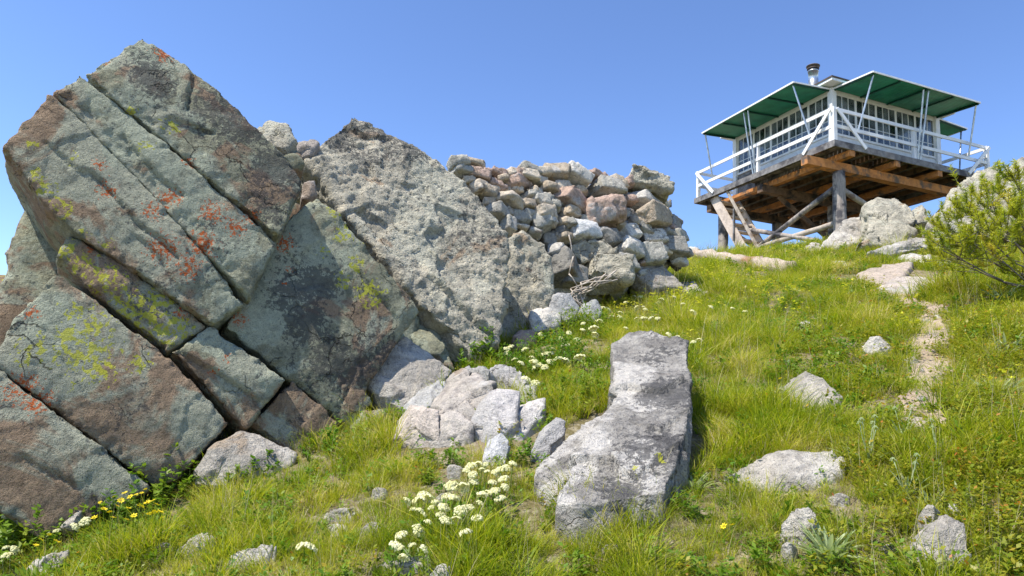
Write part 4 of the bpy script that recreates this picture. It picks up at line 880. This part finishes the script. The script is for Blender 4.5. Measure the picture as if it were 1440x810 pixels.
def scatter(name, pts, rots, scl, idx, protos, label, kind='stuff'):
    """stuff: one point mesh that instances prototype tufts with geometry nodes"""
    pc = bpy.data.collections.new(name + '_kinds')
    for i, me in enumerate(protos):
        pc.objects.link(bpy.data.objects.new('%s_kind_%02d' % (name, i), me))
    me = bpy.data.meshes.new(name); me.from_pydata([tuple(p) for p in pts], [], [])
    a = me.attributes.new('rot', 'FLOAT_VECTOR', 'POINT'); a.data.foreach_set('vector', np.asarray(rots, np.float32).ravel())
    a = me.attributes.new('scl', 'FLOAT', 'POINT'); a.data.foreach_set('value', np.asarray(scl, np.float32))
    a = me.attributes.new('kind', 'INT', 'POINT'); a.data.foreach_set('value', np.asarray(idx, np.int32))
    o = obj(name, me); o['kind'] = kind; o['label'] = label
    ng = bpy.data.node_groups.new(name, 'GeometryNodeTree')
    ng.interface.new_socket('Geometry', in_out='INPUT', socket_type='NodeSocketGeometry'); ng.interface.new_socket('Geometry', in_out='OUTPUT', socket_type='NodeSocketGeometry')
    N = ng.nodes; Lk = ng.links
    gi = N.new('NodeGroupInput'); go = N.new('NodeGroupOutput'); ip = N.new('GeometryNodeInstanceOnPoints'); ci = N.new('GeometryNodeCollectionInfo')
    ci.inputs['Collection'].default_value = pc; ci.inputs['Separate Children'].default_value = True; ci.inputs['Reset Children'].default_value = True
    def na(nm, dt):
        q = N.new('GeometryNodeInputNamedAttribute'); q.data_type = dt; q.inputs['Name'].default_value = nm; return q.outputs['Attribute']
    e2r = N.new('FunctionNodeEulerToRotation'); Lk.new(na('rot', 'FLOAT_VECTOR'), e2r.inputs[0])
    Lk.new(gi.outputs[0], ip.inputs['Points']); Lk.new(ci.outputs[0], ip.inputs['Instance']); ip.inputs['Pick Instance'].default_value = True
    Lk.new(na('kind', 'INT'), ip.inputs['Instance Index']); Lk.new(e2r.outputs[0], ip.inputs['Rotation']); Lk.new(na('scl', 'FLOAT'), ip.inputs['Scale'])
    Lk.new(ip.outputs[0], go.inputs[0])
    md = o.modifiers.new('scatter', 'NODES'); md.node_group = ng
    return o
RF = np.array(ROCK_FOOT)
BARE = [(ground_hit(x, y), r) for x, y, r in [(1165, 785, 0.12), (560, 742, 0.12), (475, 720, 0.25), (1175, 720, 0.22), (1250, 760, 0.2), (640, 668, 0.10), (520, 742, 0.2), (1075, 385, 0.3), (690, 640, 0.12)]]
def field(n_try, y0, y1, dens, seed, slope=0.95, edge=-0.025):
    """points on the meadow, thinned by dens(x, y); kept off the trail, stones and bare patches"""
    rg = np.random.default_rng(seed); u = rg.random(n_try); y = np.sqrt(y0 * y0 + u * (y1 * y1 - y0 * y0)); x = (rg.random(n_try) * 2 - 1) * slope * y + 0.0
    k = rg.random(n_try) < dens(x, y); x, y = x[k], y[k]
    k = path_dist(x, y) > edge + 0.075 * rg.standard_normal(len(x)); x, y = x[k], y[k]
    for (cx, cy, r) in RF:
        k = np.hypot(x - cx, y - cy) > r; x, y = x[k], y[k]
    for (c, r) in BARE:
        k = (np.hypot(x - c[0], y - c[1]) > r * rg.uniform(0.4, 1.0, len(x))) | (rg.random(len(x)) < 0.2); x, y = x[k], y[k]
    return np.stack([x, y, height(x, y)], 1)
def rots(n, rg, tilt=0.12):
    return np.stack([rg.normal(0, tilt, n), rg.normal(0, tilt, n), rg.random(n) * 6.283], 1)
rg = np.random.default_rng(99)
G_green = [blades('tuft', 36, 0.055, (0.09, 0.20), (0.003, 0.0058), (0.25, 0.95), 'grass', 10 + i, 3, 0.06) for i in range(6)]
G_long = [blades('tuft', 34, 0.05, (0.15, 0.30), (0.0028, 0.005), (0.3, 1.1), 'grass', 30 + i, 4, 0.10) for i in range(4)]
G_short = [blades('tuft', 50, 0.07, (0.05, 0.11), (0.003, 0.0055), (0.3, 1.0), 'grass', 50 + i, 2, 0.05) for i in range(4)]
G_dry = [blades('tuft', 26, 0.05, (0.06, 0.18), (0.0016, 0.003), (0.5, 1.3), 'straw', 70 + i, 3) for i in range(3)]
G = G_green + G_long + G_short + G_dry
def nz(x, y, s, seed): return fbm(np.stack([x * s, y * s, np.zeros(len(x))], 1), 3, seed)
def d_grass(x, y):
    d = np.clip((3.6 / np.maximum(y, 1.0)) ** 1.15, 0, 1)
    c = nz(x, y, 2.1, 63)
    return d * np.clip(0.80 + 0.8 * nz(x, y, 0.9, 61) + 0.8 * c, 0.10, 1)
P = field(240000, 1.6, 20.5, d_grass, 1)
n = len(P); m1 = nz(P[:, 0], P[:, 1], 0.8, 71); m2 = nz(P[:, 0], P[:, 1], 0.8, 81); rr = rg.random(n)
idx = np.where(rr < 0.48 + 0.5 * m1, rg.integers(0, 6, n), np.where(rr < 0.72 + 0.4 * m1, rg.integers(6, 10, n), rg.integers(10, 14, n)))
idx = np.where(rg.random(n) < 0.18 + 0.45 * np.clip(m2, 0, 1), rg.integers(14, 17, n), idx)
m3 = nz(P[:, 0], P[:, 1], 2.1, 63)
sc = rg.uniform(0.7, 1.2, n) * np.clip(0.95 + 0.9 * m3, 0.5, 1.6) * (0.82 + 0.5 * np.clip(m1, -0.4, 0.6)) * np.clip((P[:, 1] / 5.0) ** 0.35, 0.9, 1.5)
G_stalk = [blades('stalk', 4, 0.05, (0.24, 0.40), (0.0016, 0.0026), (0.08, 0.35), 'straw', 90 + i, 4) for i in range(3)]
scatter('grass', P, rots(n, rg), sc, np.where((rg.random(n) < 0.035), rg.integers(17, 20, n), idx), G + G_stalk, 'yellow green meadow grass with dry straw blades')
S_ = [sprigs('sprig', 200 + i) for i in range(4)] + [sprigs('sprig', 220 + i, 7, 'shrub', (0.05, 0.14), (0.016, 0.03), 0.05) for i in range(3)]
def d_forb(x, y):
    right = sstep(0.30, 0.62, x / y); left = sstep(-0.02, -0.12, x / y) * sstep(0.02, -0.1, nz(x, y, 1.1, 91) - 0.1)
    return np.clip((4.0 / np.maximum(y, 1)) ** 1.1, 0, 1) * np.clip(0.16 + 0.85 * right * (0.5 + nz(x, y, 1.0, 93)) + 0.25 * left + 0.5 * np.clip(nz(x, y, 0.7, 95), 0, 1), 0, 1)
P = field(75000, 1.6, 19.5, d_forb, 2); n = len(P)
right = rg.random(n) < 0.15 + 0.65 * sstep(0.35, 0.6, P[:, 0] / P[:, 1])
scatter('ground_cover', P, rots(n, rg, 0.2), rg.uniform(0.8, 1.5, n) * np.clip((P[:, 1] / 5) ** 0.3, 0.9, 1.5), np.where(right, rg.integers(4, 7, n), rg.integers(0, 4, n)), S_, 'low leafy forbs and bilberry growing through the grass')

# ------------------------------------------------------------------ flowers
def head_mesh(name, mat, seed, r=0.026, n=70, flat=0.45):
    rg = random.Random(seed); A = Acc()
    for _ in range(n):
        a = rg.uniform(0, 6.283); q = math.sqrt(rg.random()); z = flat * r * (1 - q * q) + rg.uniform(-0.2, 0.1) * r
        c = Vector((r * q * math.cos(a), r * q * math.sin(a), z)); s = r * rg.uniform(0.16, 0.3)
        nn = Vector((c.x * 1.2, c.y * 1.2, r * 0.8)).normalized(); t = nn.orthogonal().normalized(); b = nn.cross(t); ro = rg.uniform(0, 6.28)
        pts = [tuple(c + (t * math.cos(ro + k * 1.257) + b * math.sin(ro + k * 1.257)) * s) for k in range(5)] + [tuple(c + nn * s * 0.6)]
        A.add((pts, [(k, (k + 1) % 5, 5) for k in range(5)]), rg.random())
    return A.mesh(name, mat)
def daisy_mesh(name, mat, seed, r=0.02, n=9):
    rg = random.Random(seed); A = Acc()
    for k in range(n):
        az = 6.283 * k / n + rg.uniform(-0.1, 0.1); A.add(leaf_small((0.003 * math.cos(az), 0.003 * math.sin(az), 0), (math.cos(az), math.sin(az), rg.uniform(0.0, 0.35)), r, r * 0.5, (rg.uniform(-.3, .3), rg.uniform(-.3, .3), 1)), rg.random())
    for k in range(14):
        a = rg.uniform(0, 6.28); q = 0.3 * r * math.sqrt(rg.random()); A.add(leaf_small((q * math.cos(a), q * math.sin(a), 0.002), (rg.uniform(-.5, .5), rg.uniform(-.5, .5), 1), 0.2 * r, 0.14 * r, (1, 0, 0)), 0.0)
    return A.mesh(name, mat)
HEADS = [head_mesh('flower_head', 'cream', 300 + i, 0.026 + 0.003 * i) for i in range(4)]
LIMES = [head_mesh('flower_head', 'lime', 310 + i, 0.022) for i in range(2)]
DAISY = [daisy_mesh('flower_head', 'yellow', 320 + i) for i in range(3)]
def plant(name, px_heads, lift, heads, label, cat, group, seed, leafmat='forb', leaves=26, lf=(0.03, 0.05), scale=1.0, spread=0.10):
    """one flowering plant: leafy base, stems, each flower head a part of its own"""
    rg = random.Random(seed); pts = [ground_hit(x, y, lift * rg.uniform(0.8, 1.15)) for x, y in px_heads]
    c = np.mean(pts, axis=0); c[2] = h1(c[0], c[1]); e = empty(name, c); A = Acc()
    for p in pts:
        root = np.array([c[0] + (p[0] - c[0]) * 0.75, c[1] + (p[1] - c[1]) * 0.75, 0]); root[2] = h1(root[0], root[1]) - 0.01
        v, f = logm(root - c, p - c, 0.0026, 0.0016, rg.randint(0, 999), 5, 4, False, 0.6); A.add((v, f), 0.8)
        for _ in range(leaves):
            a = rg.uniform(0, 6.283); q = spread * math.sqrt(rg.random()); b = np.array([root[0] + q * math.cos(a), root[1] + q * math.sin(a), 0]); b[2] = h1(b[0], b[1]) + rg.uniform(0, 0.05) * scale
            L = rg.uniform(*lf); A.add(leaf_small(b - c, (math.cos(a), math.sin(a), rg.uniform(0.2, 1.4)), L, L * rg.uniform(0.25, 0.42), (rg.uniform(-.4, .4), rg.uniform(-.4, .4), 1)), min(1, max(0, rg.gauss(0.5, 0.25))))
    obj('foliage', A.mesh('foliage', leafmat), e, Vector(c))
    for p in pts:
        o = bpy.data.objects.new('flower_head', rg.choice(heads)); put(o, e, Vector(p)); k = rg.uniform(0.62, 1.1) * scale; o.scale = (k, k, k)
        o.rotation_euler = (rg.uniform(0.0, 0.8), rg.uniform(-0.45, 0.45), rg.uniform(0, 6.28))
    return tag(e, label, cat, group)
z6 = lambda L: [(460 + x * 0.506, 400 + y * 0.506) for x, y in L]
z2 = lambda L: [(x * 0.531, 380 + y * 0.531) for x, y in L]
CA = z6([(400,505),(420,500),(390,520),(430,515),(405,530),(440,500),(445,520),(480,515),(500,510),(517,498),(470,525),(490,540),(460,550),(495,563),(480,595),(450,580),(430,585),(465,575),(425,610),(410,548),(345,560),(378,565),(330,590),(350,595),(280,595),(265,585),(255,600),(222,603),(300,605),(290,620),(240,625),(270,640),(258,628),(315,640),(280,660),(330,655),(360,655),(380,620),(370,630),(395,620),(415,650),(325,620),(253,683),(205,698),(235,725),(270,735),(190,725),(213,760),(200,735),(385,690)])
CB = z6([(575,215),(590,225),(600,200),(615,195),(625,180),(620,215),(580,230),(665,213),(695,203),(705,203),(570,205),(540,220),(580,275),(555,265),(650,150),(710,127),(745,140),(510,175),(500,180),(605,230)])
CC = z6([(830,50),(860,65),(870,35),(885,70),(920,50),(930,45),(900,25),(925,10),(880,95),(900,95),(920,97),(950,140),(975,147),(815,80),(790,90),(765,65),(1035,155),(1018,160),(690,75),(860,98),(820,97)])
CC += [(856, 436), (872, 446), (842, 452), (905, 432), (925, 448), (892, 418), (820, 455), (835, 462), (800, 468), (812, 478), (880, 462), (960, 428), (975, 440), (948, 418), (1000, 432)]
CB += [(712, 497), (724, 506), (738, 492), (752, 512), (770, 498), (785, 505), (742, 476), (760, 470), (795, 486)]
CD = z2([(195,635),(160,660),(210,660),(225,665),(200,680),(150,690),(15,735),(40,740),(20,755),(15,650)]) + [(428, 768), (440, 772), (1088, 552), (1098, 549), (1030, 434), (1048, 438)]
def clusters(pts, r):
    left = list(pts); out = []
    while left:
        s = left.pop(0); g_ = [s]; rest = []
        for q in left: (g_ if math.hypot(q[0] - s[0], q[1] - s[1]) < r else rest).append(q)
        left = rest; out.append(g_)
    return out
sd_ = 0
LAND = [(1140, 545, 'the pale peaked rock'), (1232, 485, 'the small rounded rock by the trail'), (1110, 660, 'the flat tilted slab'), (1320, 770, 'the broad pale rock'), (1260, 395, 'the exposed bedrock slabs'), (1390, 370, 'the pine'), (960, 560, 'the notched slab'), (1050, 375, 'the fallen log'), (950, 400, 'the end of the stone wall'), (1135, 458, 'the little buried white stone'), (100, 720, 'the lowest outcrop block'), (20, 760, 'the overhang of the outcrop'), (430, 770, 'the long stone sliver'), (1390, 560, 'the silvery lupine'), (1040, 735, 'the dirt below the notched slab')]
def near_what(g_):
    x, y = np.mean(g_, axis=0); return min(LAND, key=lambda q: math.hypot(q[0] - x, q[1] - y))[2]
for pts, r, lift, lab, grp in ((CA, 26, 0.15, 'cream white flower cluster on the slope left of the notched slab', 'cream flowers near the notched slab'), (CB, 24, 0.14, 'cream white flower cluster in grass between rubble and notched slab', 'cream flowers above the rubble'), (CC, 24, 0.16, 'cream white flower cluster in grass below the stone wall', 'cream flowers below the wall'), (CD, 26, 0.15, 'sparse cream flower plant standing away from the main flower patches', 'scattered cream flowers')):
    for g_ in clusters(pts, r):
        sd_ += 1; plant('flowering_plant', g_, lift, HEADS, lab if pts is not CD else 'sparse cream flower plant with %d bloom%s near %s' % (len(g_), 's' if len(g_) > 1 else '', near_what(g_)), 'wildflower', grp, 400 + sd_, 'forb', 16, (0.025, 0.045), 1.0 if r != 24 else 1.45)
YL = z2([(300,600),(312,625),(360,595),(372,625),(340,630),(275,632),(250,655),(390,615),(110,715),(95,728),(415,620),(300,655),(335,660),(430,655),(265,615),(290,640),(330,590),(345,600),(385,580),(405,610),(410,640),(355,650),(320,610),(425,640),(395,645),(375,590),(130,700),(150,718)])
for g_ in clusters(YL, 30):
    sd_ += 1; plant('flowering_plant', g_, 0.24, DAISY, 'leafy plant with golden daisy flowers against the outcrop foot', 'wildflower', 'golden daisies at the outcrop foot', 400 + sd_, 'forb', 40, (0.04, 0.08), 1.05, 0.16)
YM = [(1018, 740), (1030, 738), (1384, 528), (1392, 534), (1284, 456), (1116, 542), (1098, 532), (1222, 404), (1000, 478), (1346, 394), (1360, 392), (1368, 396), (1412, 404), (955, 470), (1235, 436), (1124, 432), (1042, 434), (1085, 430)]
for g_ in clusters(YM, 16):
    sd_ += 1; plant('flowering_plant', g_, 0.10, DAISY, 'golden daisy plant with %d bloom%s in grass near %s' % (len(g_), 's' if len(g_) > 1 else '', near_what(g_)), 'wildflower', 'golden daisies in the meadow', 400 + sd_, 'forb', 10, (0.02, 0.04), 1.1, 0.05)
# uncountable small yellow blooms on the upper slope
SPR = []
for i in range(3):
    A = Acc(); q = random.Random(600 + i)
    for _ in range(7):
        x, y = q.uniform(-0.1, 0.1), q.uniform(-0.1, 0.1); z = q.uniform(0.10, 0.2)
        for k in range(9): A.add(leaf_small((x, y, z), (q.uniform(-1, 1), q.uniform(-1, 1), q.uniform(0, 0.7)), 0.022, 0.014, (q.uniform(-.5, .5), q.uniform(-.5, .5), 1)), q.random())
    SPR.append(A.mesh('bloom', 'lime'))
def d_bloom(x, y):
    t = x / y
    return np.clip(sstep(6.5, 9.5, y) * sstep(0.12, 0.2, t) * sstep(0.56, 0.44, t) * (0.35 + 1.2 * nz(x, y, 0.7, 131)) * sstep(3, 1, np.abs(t - 0.3) * 10) + 0.5 * sstep(5.5, 7.0, y) * sstep(0.0, 0.05, t) * sstep(0.2, 0.14, t) * np.clip(nz(x, y, 1.2, 133) + 0.2, 0, 1) + 0.12 * sstep(0.4, 0.6, t), 0, 1)
P = field(5200, 4.0, 19.0, d_bloom, 5); n = len(P)
scatter('tiny_blooms', P, rots(n, rg), rg.uniform(0.7, 1.2, n), rg.integers(0, 3, n), SPR, 'sprinkle of tiny yellow blooms over the upper slope')

# ------------------------------------------------------------------ silver leaved plants, hellebore, shrubs
def rosette(px, py, n, L, wd, label, seed, mat='silver', group=None, stalks=0, name='silver_leaved_plant', lean=(0.15, 0.95)):
    rg = random.Random(seed); c = ground_hit(px, py); e = empty(name, c)
    shapes = []
    for q in range(4):
        A = Acc(); A.add(leaf((0, 0, 0), (1, 0, 0.0), 1.0, 0.17 + 0.02 * q, (0, 0, 1), 0.2, 0.15 + 0.08 * q), 0.3 + 0.2 * q); shapes.append(A.mesh('leaf', mat, True))
    for i in range(n):
        az = i * 2.39996 + rg.uniform(-0.3, 0.3); ln = rg.uniform(*lean); el = math.pi / 2 - ln; k = L * rg.uniform(0.6, 1.1); ww = wd / 0.2 / L * 0.2 * k * 5
        r0 = rg.uniform(0, 0.25) * L; o = bpy.data.objects.new('leaf', rg.choice(shapes)); x, y = c[0] + r0 * math.cos(az), c[1] + r0 * math.sin(az)
        put(o, e, Vector((x, y, h1(x, y) - 0.01))); o.rotation_euler = (0, -el, az); o.scale = (k, k * wd / (0.2 * L), k)
    for i in range(stalks):
        a = rg.uniform(0, 6.28); v, f = logm((0, 0, 0), (0.05 * math.cos(a), 0.05 * math.sin(a), L * rg.uniform(1.1, 1.5)), 0.003, 0.002, i, 6, 5, False, 0.8); A = Acc(); A.add((v, f), 0.6)
        o = obj('stalk', A.mesh('stalk', mat, True), e, Vector(c)); tip = Vector(v[-1])
        hd = bpy.data.objects.new('seed_head', HEAD_SEED); put(hd, o); hd.location = tip
    return tag(e, label, 'plant', group)
HEAD_SEED = head_mesh('seed_head', 'silver', 390, 0.014, 40, 1.2)
rosette(1165, 785, 90, 0.15, 0.017, 'lush silvery green rosette of pointed leaves in front of a grey stone', 701)
rosette(1222, 655, 22, 0.17, 0.016, 'silvery plant with nodding fuzzy seed stalks beside the tilted slab', 702, stalks=5)
rosette(1275, 700, 16, 0.13, 0.014, 'thin silvery plant with pale stalks downhill of the trail', 703, stalks=3)
rosette(1322, 650, 22, 0.14, 0.016, 'silvery leaved plant at the foot of the trail', 704, stalks=2)
rosette(1350, 708, 26, 0.12, 0.016, 'low silvery clump above the broad pale rock', 705)
rosette(1400, 560, 24, 0.22, 0.016, 'silvery lupine clump among shrubs right of the trail', 706)
rosette(1412, 425, 20, 0.26, 0.02, 'blue grey plant clump under the pine branches', 707)
rosette(975, 690, 20, 0.13, 0.012, 'silvery fern like plant against the right side of the notched slab', 708)
rosette(1150, 432, 14, 0.22, 0.02, 'blue green tuft of narrow leaves in mid meadow', 709)
rosette(1375, 640, 7, 0.20, 0.055, 'broad leaved green plant standing among low shrubs', 711, mat='forb', name='broad_leaved_plant', lean=(0.2, 0.8))
rosette(1430, 800, 9, 0.13, 0.035, 'broad glossy leaves at the edge of the shrubs', 712, mat='forb', name='broad_leaved_plant', lean=(0.3, 1.0))
rosette(1310, 720, 20, 0.12, 0.014, 'silvery clump tucked behind the dark angular stone', 714)
rosette(1270, 622, 18, 0.14, 0.014, 'silvery tuft uphill of the nodding seed stalks', 715, stalks=2)
rosette(1120, 690, 16, 0.09, 0.012, 'grey green tuft under the edge of the tilted slab', 716)
rosette(1415, 500, 20, 0.2, 0.016, 'silvery lupine clump uphill of the other lupine', 717)
rosette(1245, 590, 14, 0.10, 0.012, 'small silvery tuft left of the tan trail stone', 718)
rosette(585, 800, 26, 0.10, 0.014, 'dusty green rosette under the cream flower patch', 713)
def shrub(px, py, r, hgt, label, group, seed, mat='shrub', n=520, lf=(0.016, 0.028)):
    rg = random.Random(seed); c = ground_hit(px, py); e = empty('low_shrub', c); A = Acc(); B = Acc()
    for i in range(max(14, n // 16)):
        a = rg.uniform(0, 6.283); q = r * math.sqrt(rg.random()); x, y = q * math.cos(a), q * math.sin(a); gz = h1(c[0] + x, c[1] + y) - c[2]
        hh = hgt * rg.uniform(0.55, 1.1) * (1 - 0.5 * (q / r) ** 2); b = Vector((x * 0.7, y * 0.7, h1(c[0] + x * .7, c[1] + y * .7) - c[2] - 0.01)); tip = Vector((x, y, gz + hh))
        B.add(logm(b, b.lerp(tip, 0.85), 0.0022, 0.001, i, 4, 3, False, 0.5), 0.5)
        tone = rg.gauss(0.45, 0.2)
        for k in range(30):
            t = rg.uniform(0.2, 1.08); p = b.lerp(tip, t) + Vector((rg.uniform(-1, 1), rg.uniform(-1, 1), rg.uniform(-1, 1))) * 0.012; az = rg.uniform(0, 6.283); L = rg.uniform(*lf)
            A.add(leaf_small(p, (math.cos(az), math.sin(az), rg.uniform(0, 1.0)), L, L * rg.uniform(0.42, 0.6), (rg.uniform(-.5, .5), rg.uniform(-.5, .5), 1)), min(1, max(0, tone + rg.gauss(0, 0.16) + (0.3 if rg.random() < 0.05 else 0))))
    obj('foliage', A.mesh('foliage', mat), e, Vector(c)); obj('stem', B.mesh('stem', mat), e, Vector(c))
    return tag(e, label, 'shrub', group)
gsh = 'low shrubs beside the trail'
SHL = ['thick yellow green bilberry bush hugging the broad pale rock', 'tall bilberry bush uphill of the broad pale rock', 'small bilberry bush above the low silvery clump', 'bilberry sprig beside the thin silvery stalk plant', 'wide bilberry bush behind the broad leaved plant', 'bilberry bush between the trail foot and the silvery lupine', 'big bilberry bush behind the silvery lupine clump', 'bilberry bush level with the round pebble of the trail', 'bilberry sprig downhill of the plant with nodding seed stalks', 'tiny bilberry sprig at the tip of the flat tilted slab', 'widest bilberry bush below the pine', 'bilberry bush beside the upper bend of the trail', 'bilberry bush around the broad glossy leaves', 'bilberry sprig below the foot of the trail', 'bilberry sprig between the broad leaved plant and the trail foot', 'short bilberry sprig below the dark angular stone']
for i, (x, y, r, hh) in enumerate([(1400, 745, 0.30, 0.20), (1425, 690, 0.3, 0.20), (1390, 680, 0.22, 0.16), (1290, 690, 0.16, 0.14), (1415, 610, 0.35, 0.2), (1365, 580, 0.3, 0.16), (1430, 540, 0.4, 0.2), (1375, 500, 0.35, 0.18), (1260, 660, 0.16, 0.14), (1200, 670, 0.14, 0.13), (1420, 470, 0.45, 0.2), (1360, 455, 0.35, 0.18), (1440, 790, 0.22, 0.18), (1310, 660, 0.14, 0.12), (1340, 620, 0.18, 0.14), (1290, 760, 0.14, 0.10)]):
    shrub(x, y, r, hh, SHL[i], gsh, 740 + i, n=int(900 * r / 0.3))
shrub(672, 515, 0.32, 0.40, 'bright green leafy bush in the crevice below the rough block', None, 771, 'forb', 700, (0.03, 0.055))
shrub(760, 520, 0.45, 0.36, 'green leafy mat with cream flowers above the notched slab', None, 772, 'forb', 1500, (0.02, 0.04))
shrub(820, 470, 0.55, 0.34, 'green leafy mat with yellow blooms below the stone wall', None, 773, 'forb', 1500, (0.02, 0.04))
shrub(800, 570, 0.32, 0.28, 'green leafy mat tucked against the notched side of the slab', None, 774, 'forb', 600, (0.02, 0.04))
shrub(195, 712, 0.34, 0.34, 'dark green leafy plants along the outcrop foot under golden daisies', None, 775, 'forb', 700, (0.03, 0.06))
shrub(20, 775, 0.45, 0.40, 'dense green leafy plants under the overhang of the lowest block', None, 776, 'forb', 900, (0.03, 0.06))
shrub(350, 668, 0.22, 0.16, 'green leafy plants in front of the rounded boulder', None, 777, 'forb', 400, (0.025, 0.05))
shrub(455, 640, 0.2, 0.16, 'green leafy plants between the boulder and the split block', None, 778, 'forb', 350, (0.025, 0.05))

# ------------------------------------------------------------------ pine, dead log, dead twigs
def pine(base, regions, depth, label, seed, tr=0.035):
    """sprawling pine: short trunk, one limb to each foliage mass, needle-clad shoots along its end"""
    rg = random.Random(seed); e = empty('pine_tree', base); A = Acc(); top = Vector((-0.1, 0.05, 0.9)); b0 = Vector((0.05, 0, -0.15))
    T = Acc(); T.add(logm(b0, Vector((-0.05, 0.0, 0.35)), tr, tr * 0.8, 1, 9, 5, False, 0.3), 0.5); T.add(logm(Vector((-0.05, 0.0, 0.35)), top, tr * 0.8, tr * 0.5, 2, 9, 5, False, 0.3), 0.5)
    obj('trunk', T.mesh('trunk', 'bark', True), e, Vector(base))
    for (x, y, rx, ry, cnt) in regions:
        c = Vector(at_depth(x, y, depth + rg.uniform(-0.45, 0.45))) - Vector(base); h0 = b0.lerp(top, max(0.1, min(0.9, (c.z - 0.15) / 1.3)))
        mid = h0.lerp(c, 0.5) - Vector((0, 0, 0.10)); W = Acc(); k = 0.0105 * rx
        W.add(logm(h0, mid, 0.010, 0.008, rg.randint(0, 99), 7, 5, False, 0.5), 0.5); W.add(logm(mid, c, 0.010, 0.005, rg.randint(0, 99), 7, 5, False, 0.5), 0.5)
        for _ in range(int(cnt * 1.7)):
            o = Vector((rg.gauss(0, 0.5) * k, rg.gauss(0, 0.6) * k, rg.gauss(0, 0.45) * 0.0105 * ry)); st = mid.lerp(c, rg.uniform(0.45, 1.0)); p = c + o
            a2 = ((p - st).normalized() * 0.5 + Vector((rg.uniform(-.35, .35), rg.uniform(-.35, .35), 0.75))).normalized(); L = rg.uniform(0.10, 0.20)
            W.add(logm(st, p, 0.004, 0.003, rg.randint(0, 99), 5, 3, False, 0.5), 0.5); W.add(logm(p, p + a2 * L, 0.004, 0.002, 1, 5, 2, False, 0.0), 0.5)
            tone = rg.gauss(0.5, 0.16)
            if rg.random() < 0.05: tone = 1.0
            for q_ in range(110):
                t = rg.uniform(-0.5, 1.0); cc = p + a2 * L * t if t > 0 else p.lerp(st, -t); d = a2.orthogonal(); d.rotate(Matrix.Rotation(rg.uniform(0, 6.283), 3, a2)); dv = (a2 * rg.uniform(0.5, 1.4) + d).normalized()
                ln = rg.uniform(0.045, 0.07); sd2 = dv.orthogonal(); sd2.rotate(Matrix.Rotation(rg.uniform(0, 3.14), 3, dv)); sd2 = sd2.normalized() * 0.0041
                A.add(([tuple(cc - sd2), tuple(cc + sd2), tuple(cc + dv * ln)], [(0, 1, 2)]), min(1, max(0, tone + rg.gauss(0, 0.12))))
        obj('branch', W.mesh('branch', 'bark', True), e, Vector(base))
    obj('crown', A.mesh('crown', 'needle'), e, Vector(base))
    return tag(e, label, 'pine tree')
reg = [(1328, 322, 14, 20, 9), (1352, 292, 12, 24, 9), (1345, 340, 20, 20, 12), (1382, 285, 13, 22, 9), (1375, 325, 20, 22, 13), (1404, 268, 7, 16, 5), (1400, 310, 16, 22, 10), (1424, 292, 12, 20, 9), (1424, 246, 8, 14, 6), (1432, 335, 16, 22, 11), (1392, 352, 20, 14, 9), (1348, 368, 18, 12, 7), (1326, 352, 12, 12, 6), (1430, 378, 16, 14, 8), (1456, 310, 18, 40, 10), (1470, 250, 18, 36, 9)]
pb = ground_hit(1486, 416)
pine(pb, reg, float(pb[1]) - 0.1, 'sprawling young pine with bright green needles beside the craggy rocks', 5)
# dead log on the crest
lp0 = ground_hit(978, 362); lp1 = ground_hit(1112, 386)
lp0[2] += 0.10; lp1[2] += 0.05
V, F = logm(lp0 - lp0, lp1 - lp0, 0.12, 0.17, 12, 20, 26, False, 0.22)
V = np.array(V); V += 0.03 * np.stack([pnoise(V * 5 + k * 9, 3) for k in range(3)], 1)
o = obj('fallen_log', mesh_np('fallen_log', V, F, MAT['dead_log'], True), None, Vector(lp0)); tag(o, 'weathered broken log lying in the grass below the stairs', 'log')
for i, (pts, lab) in enumerate([([(800, 330), (806, 360), (800, 385), (812, 402)], 'thin bleached twig hanging down the stone wall face'), ([(852, 388), (832, 398), (815, 412), (806, 420), (824, 452)], 'bundle of dead grey twigs at the foot of the stone wall')]):
    A = Acc(); rg2 = random.Random(900 + i); PT = [at_depth(x, y, 8.75) for x, y in pts]; c = PT[0]
    for _ in range(1 if i == 0 else 9):
        jit = [np.array([rg2.uniform(-.16, .16), rg2.uniform(-.1, .05), rg2.uniform(-.12, .10)]) * (0 if i == 0 else 1) for _ in PT]
        for a_, b_, j0, j1 in zip(PT[:-1], PT[1:], jit[:-1], jit[1:]): A.add(logm(a_ + j0 - c, b_ + j1 - c, 0.010, 0.007, rg2.randint(0, 99), 6, 4, False, 0.5), 0.5)
    o = obj('dead_twigs', A.mesh('dead_twigs', 'twig', True), None, Vector(c)); tag(o, lab, 'twigs')
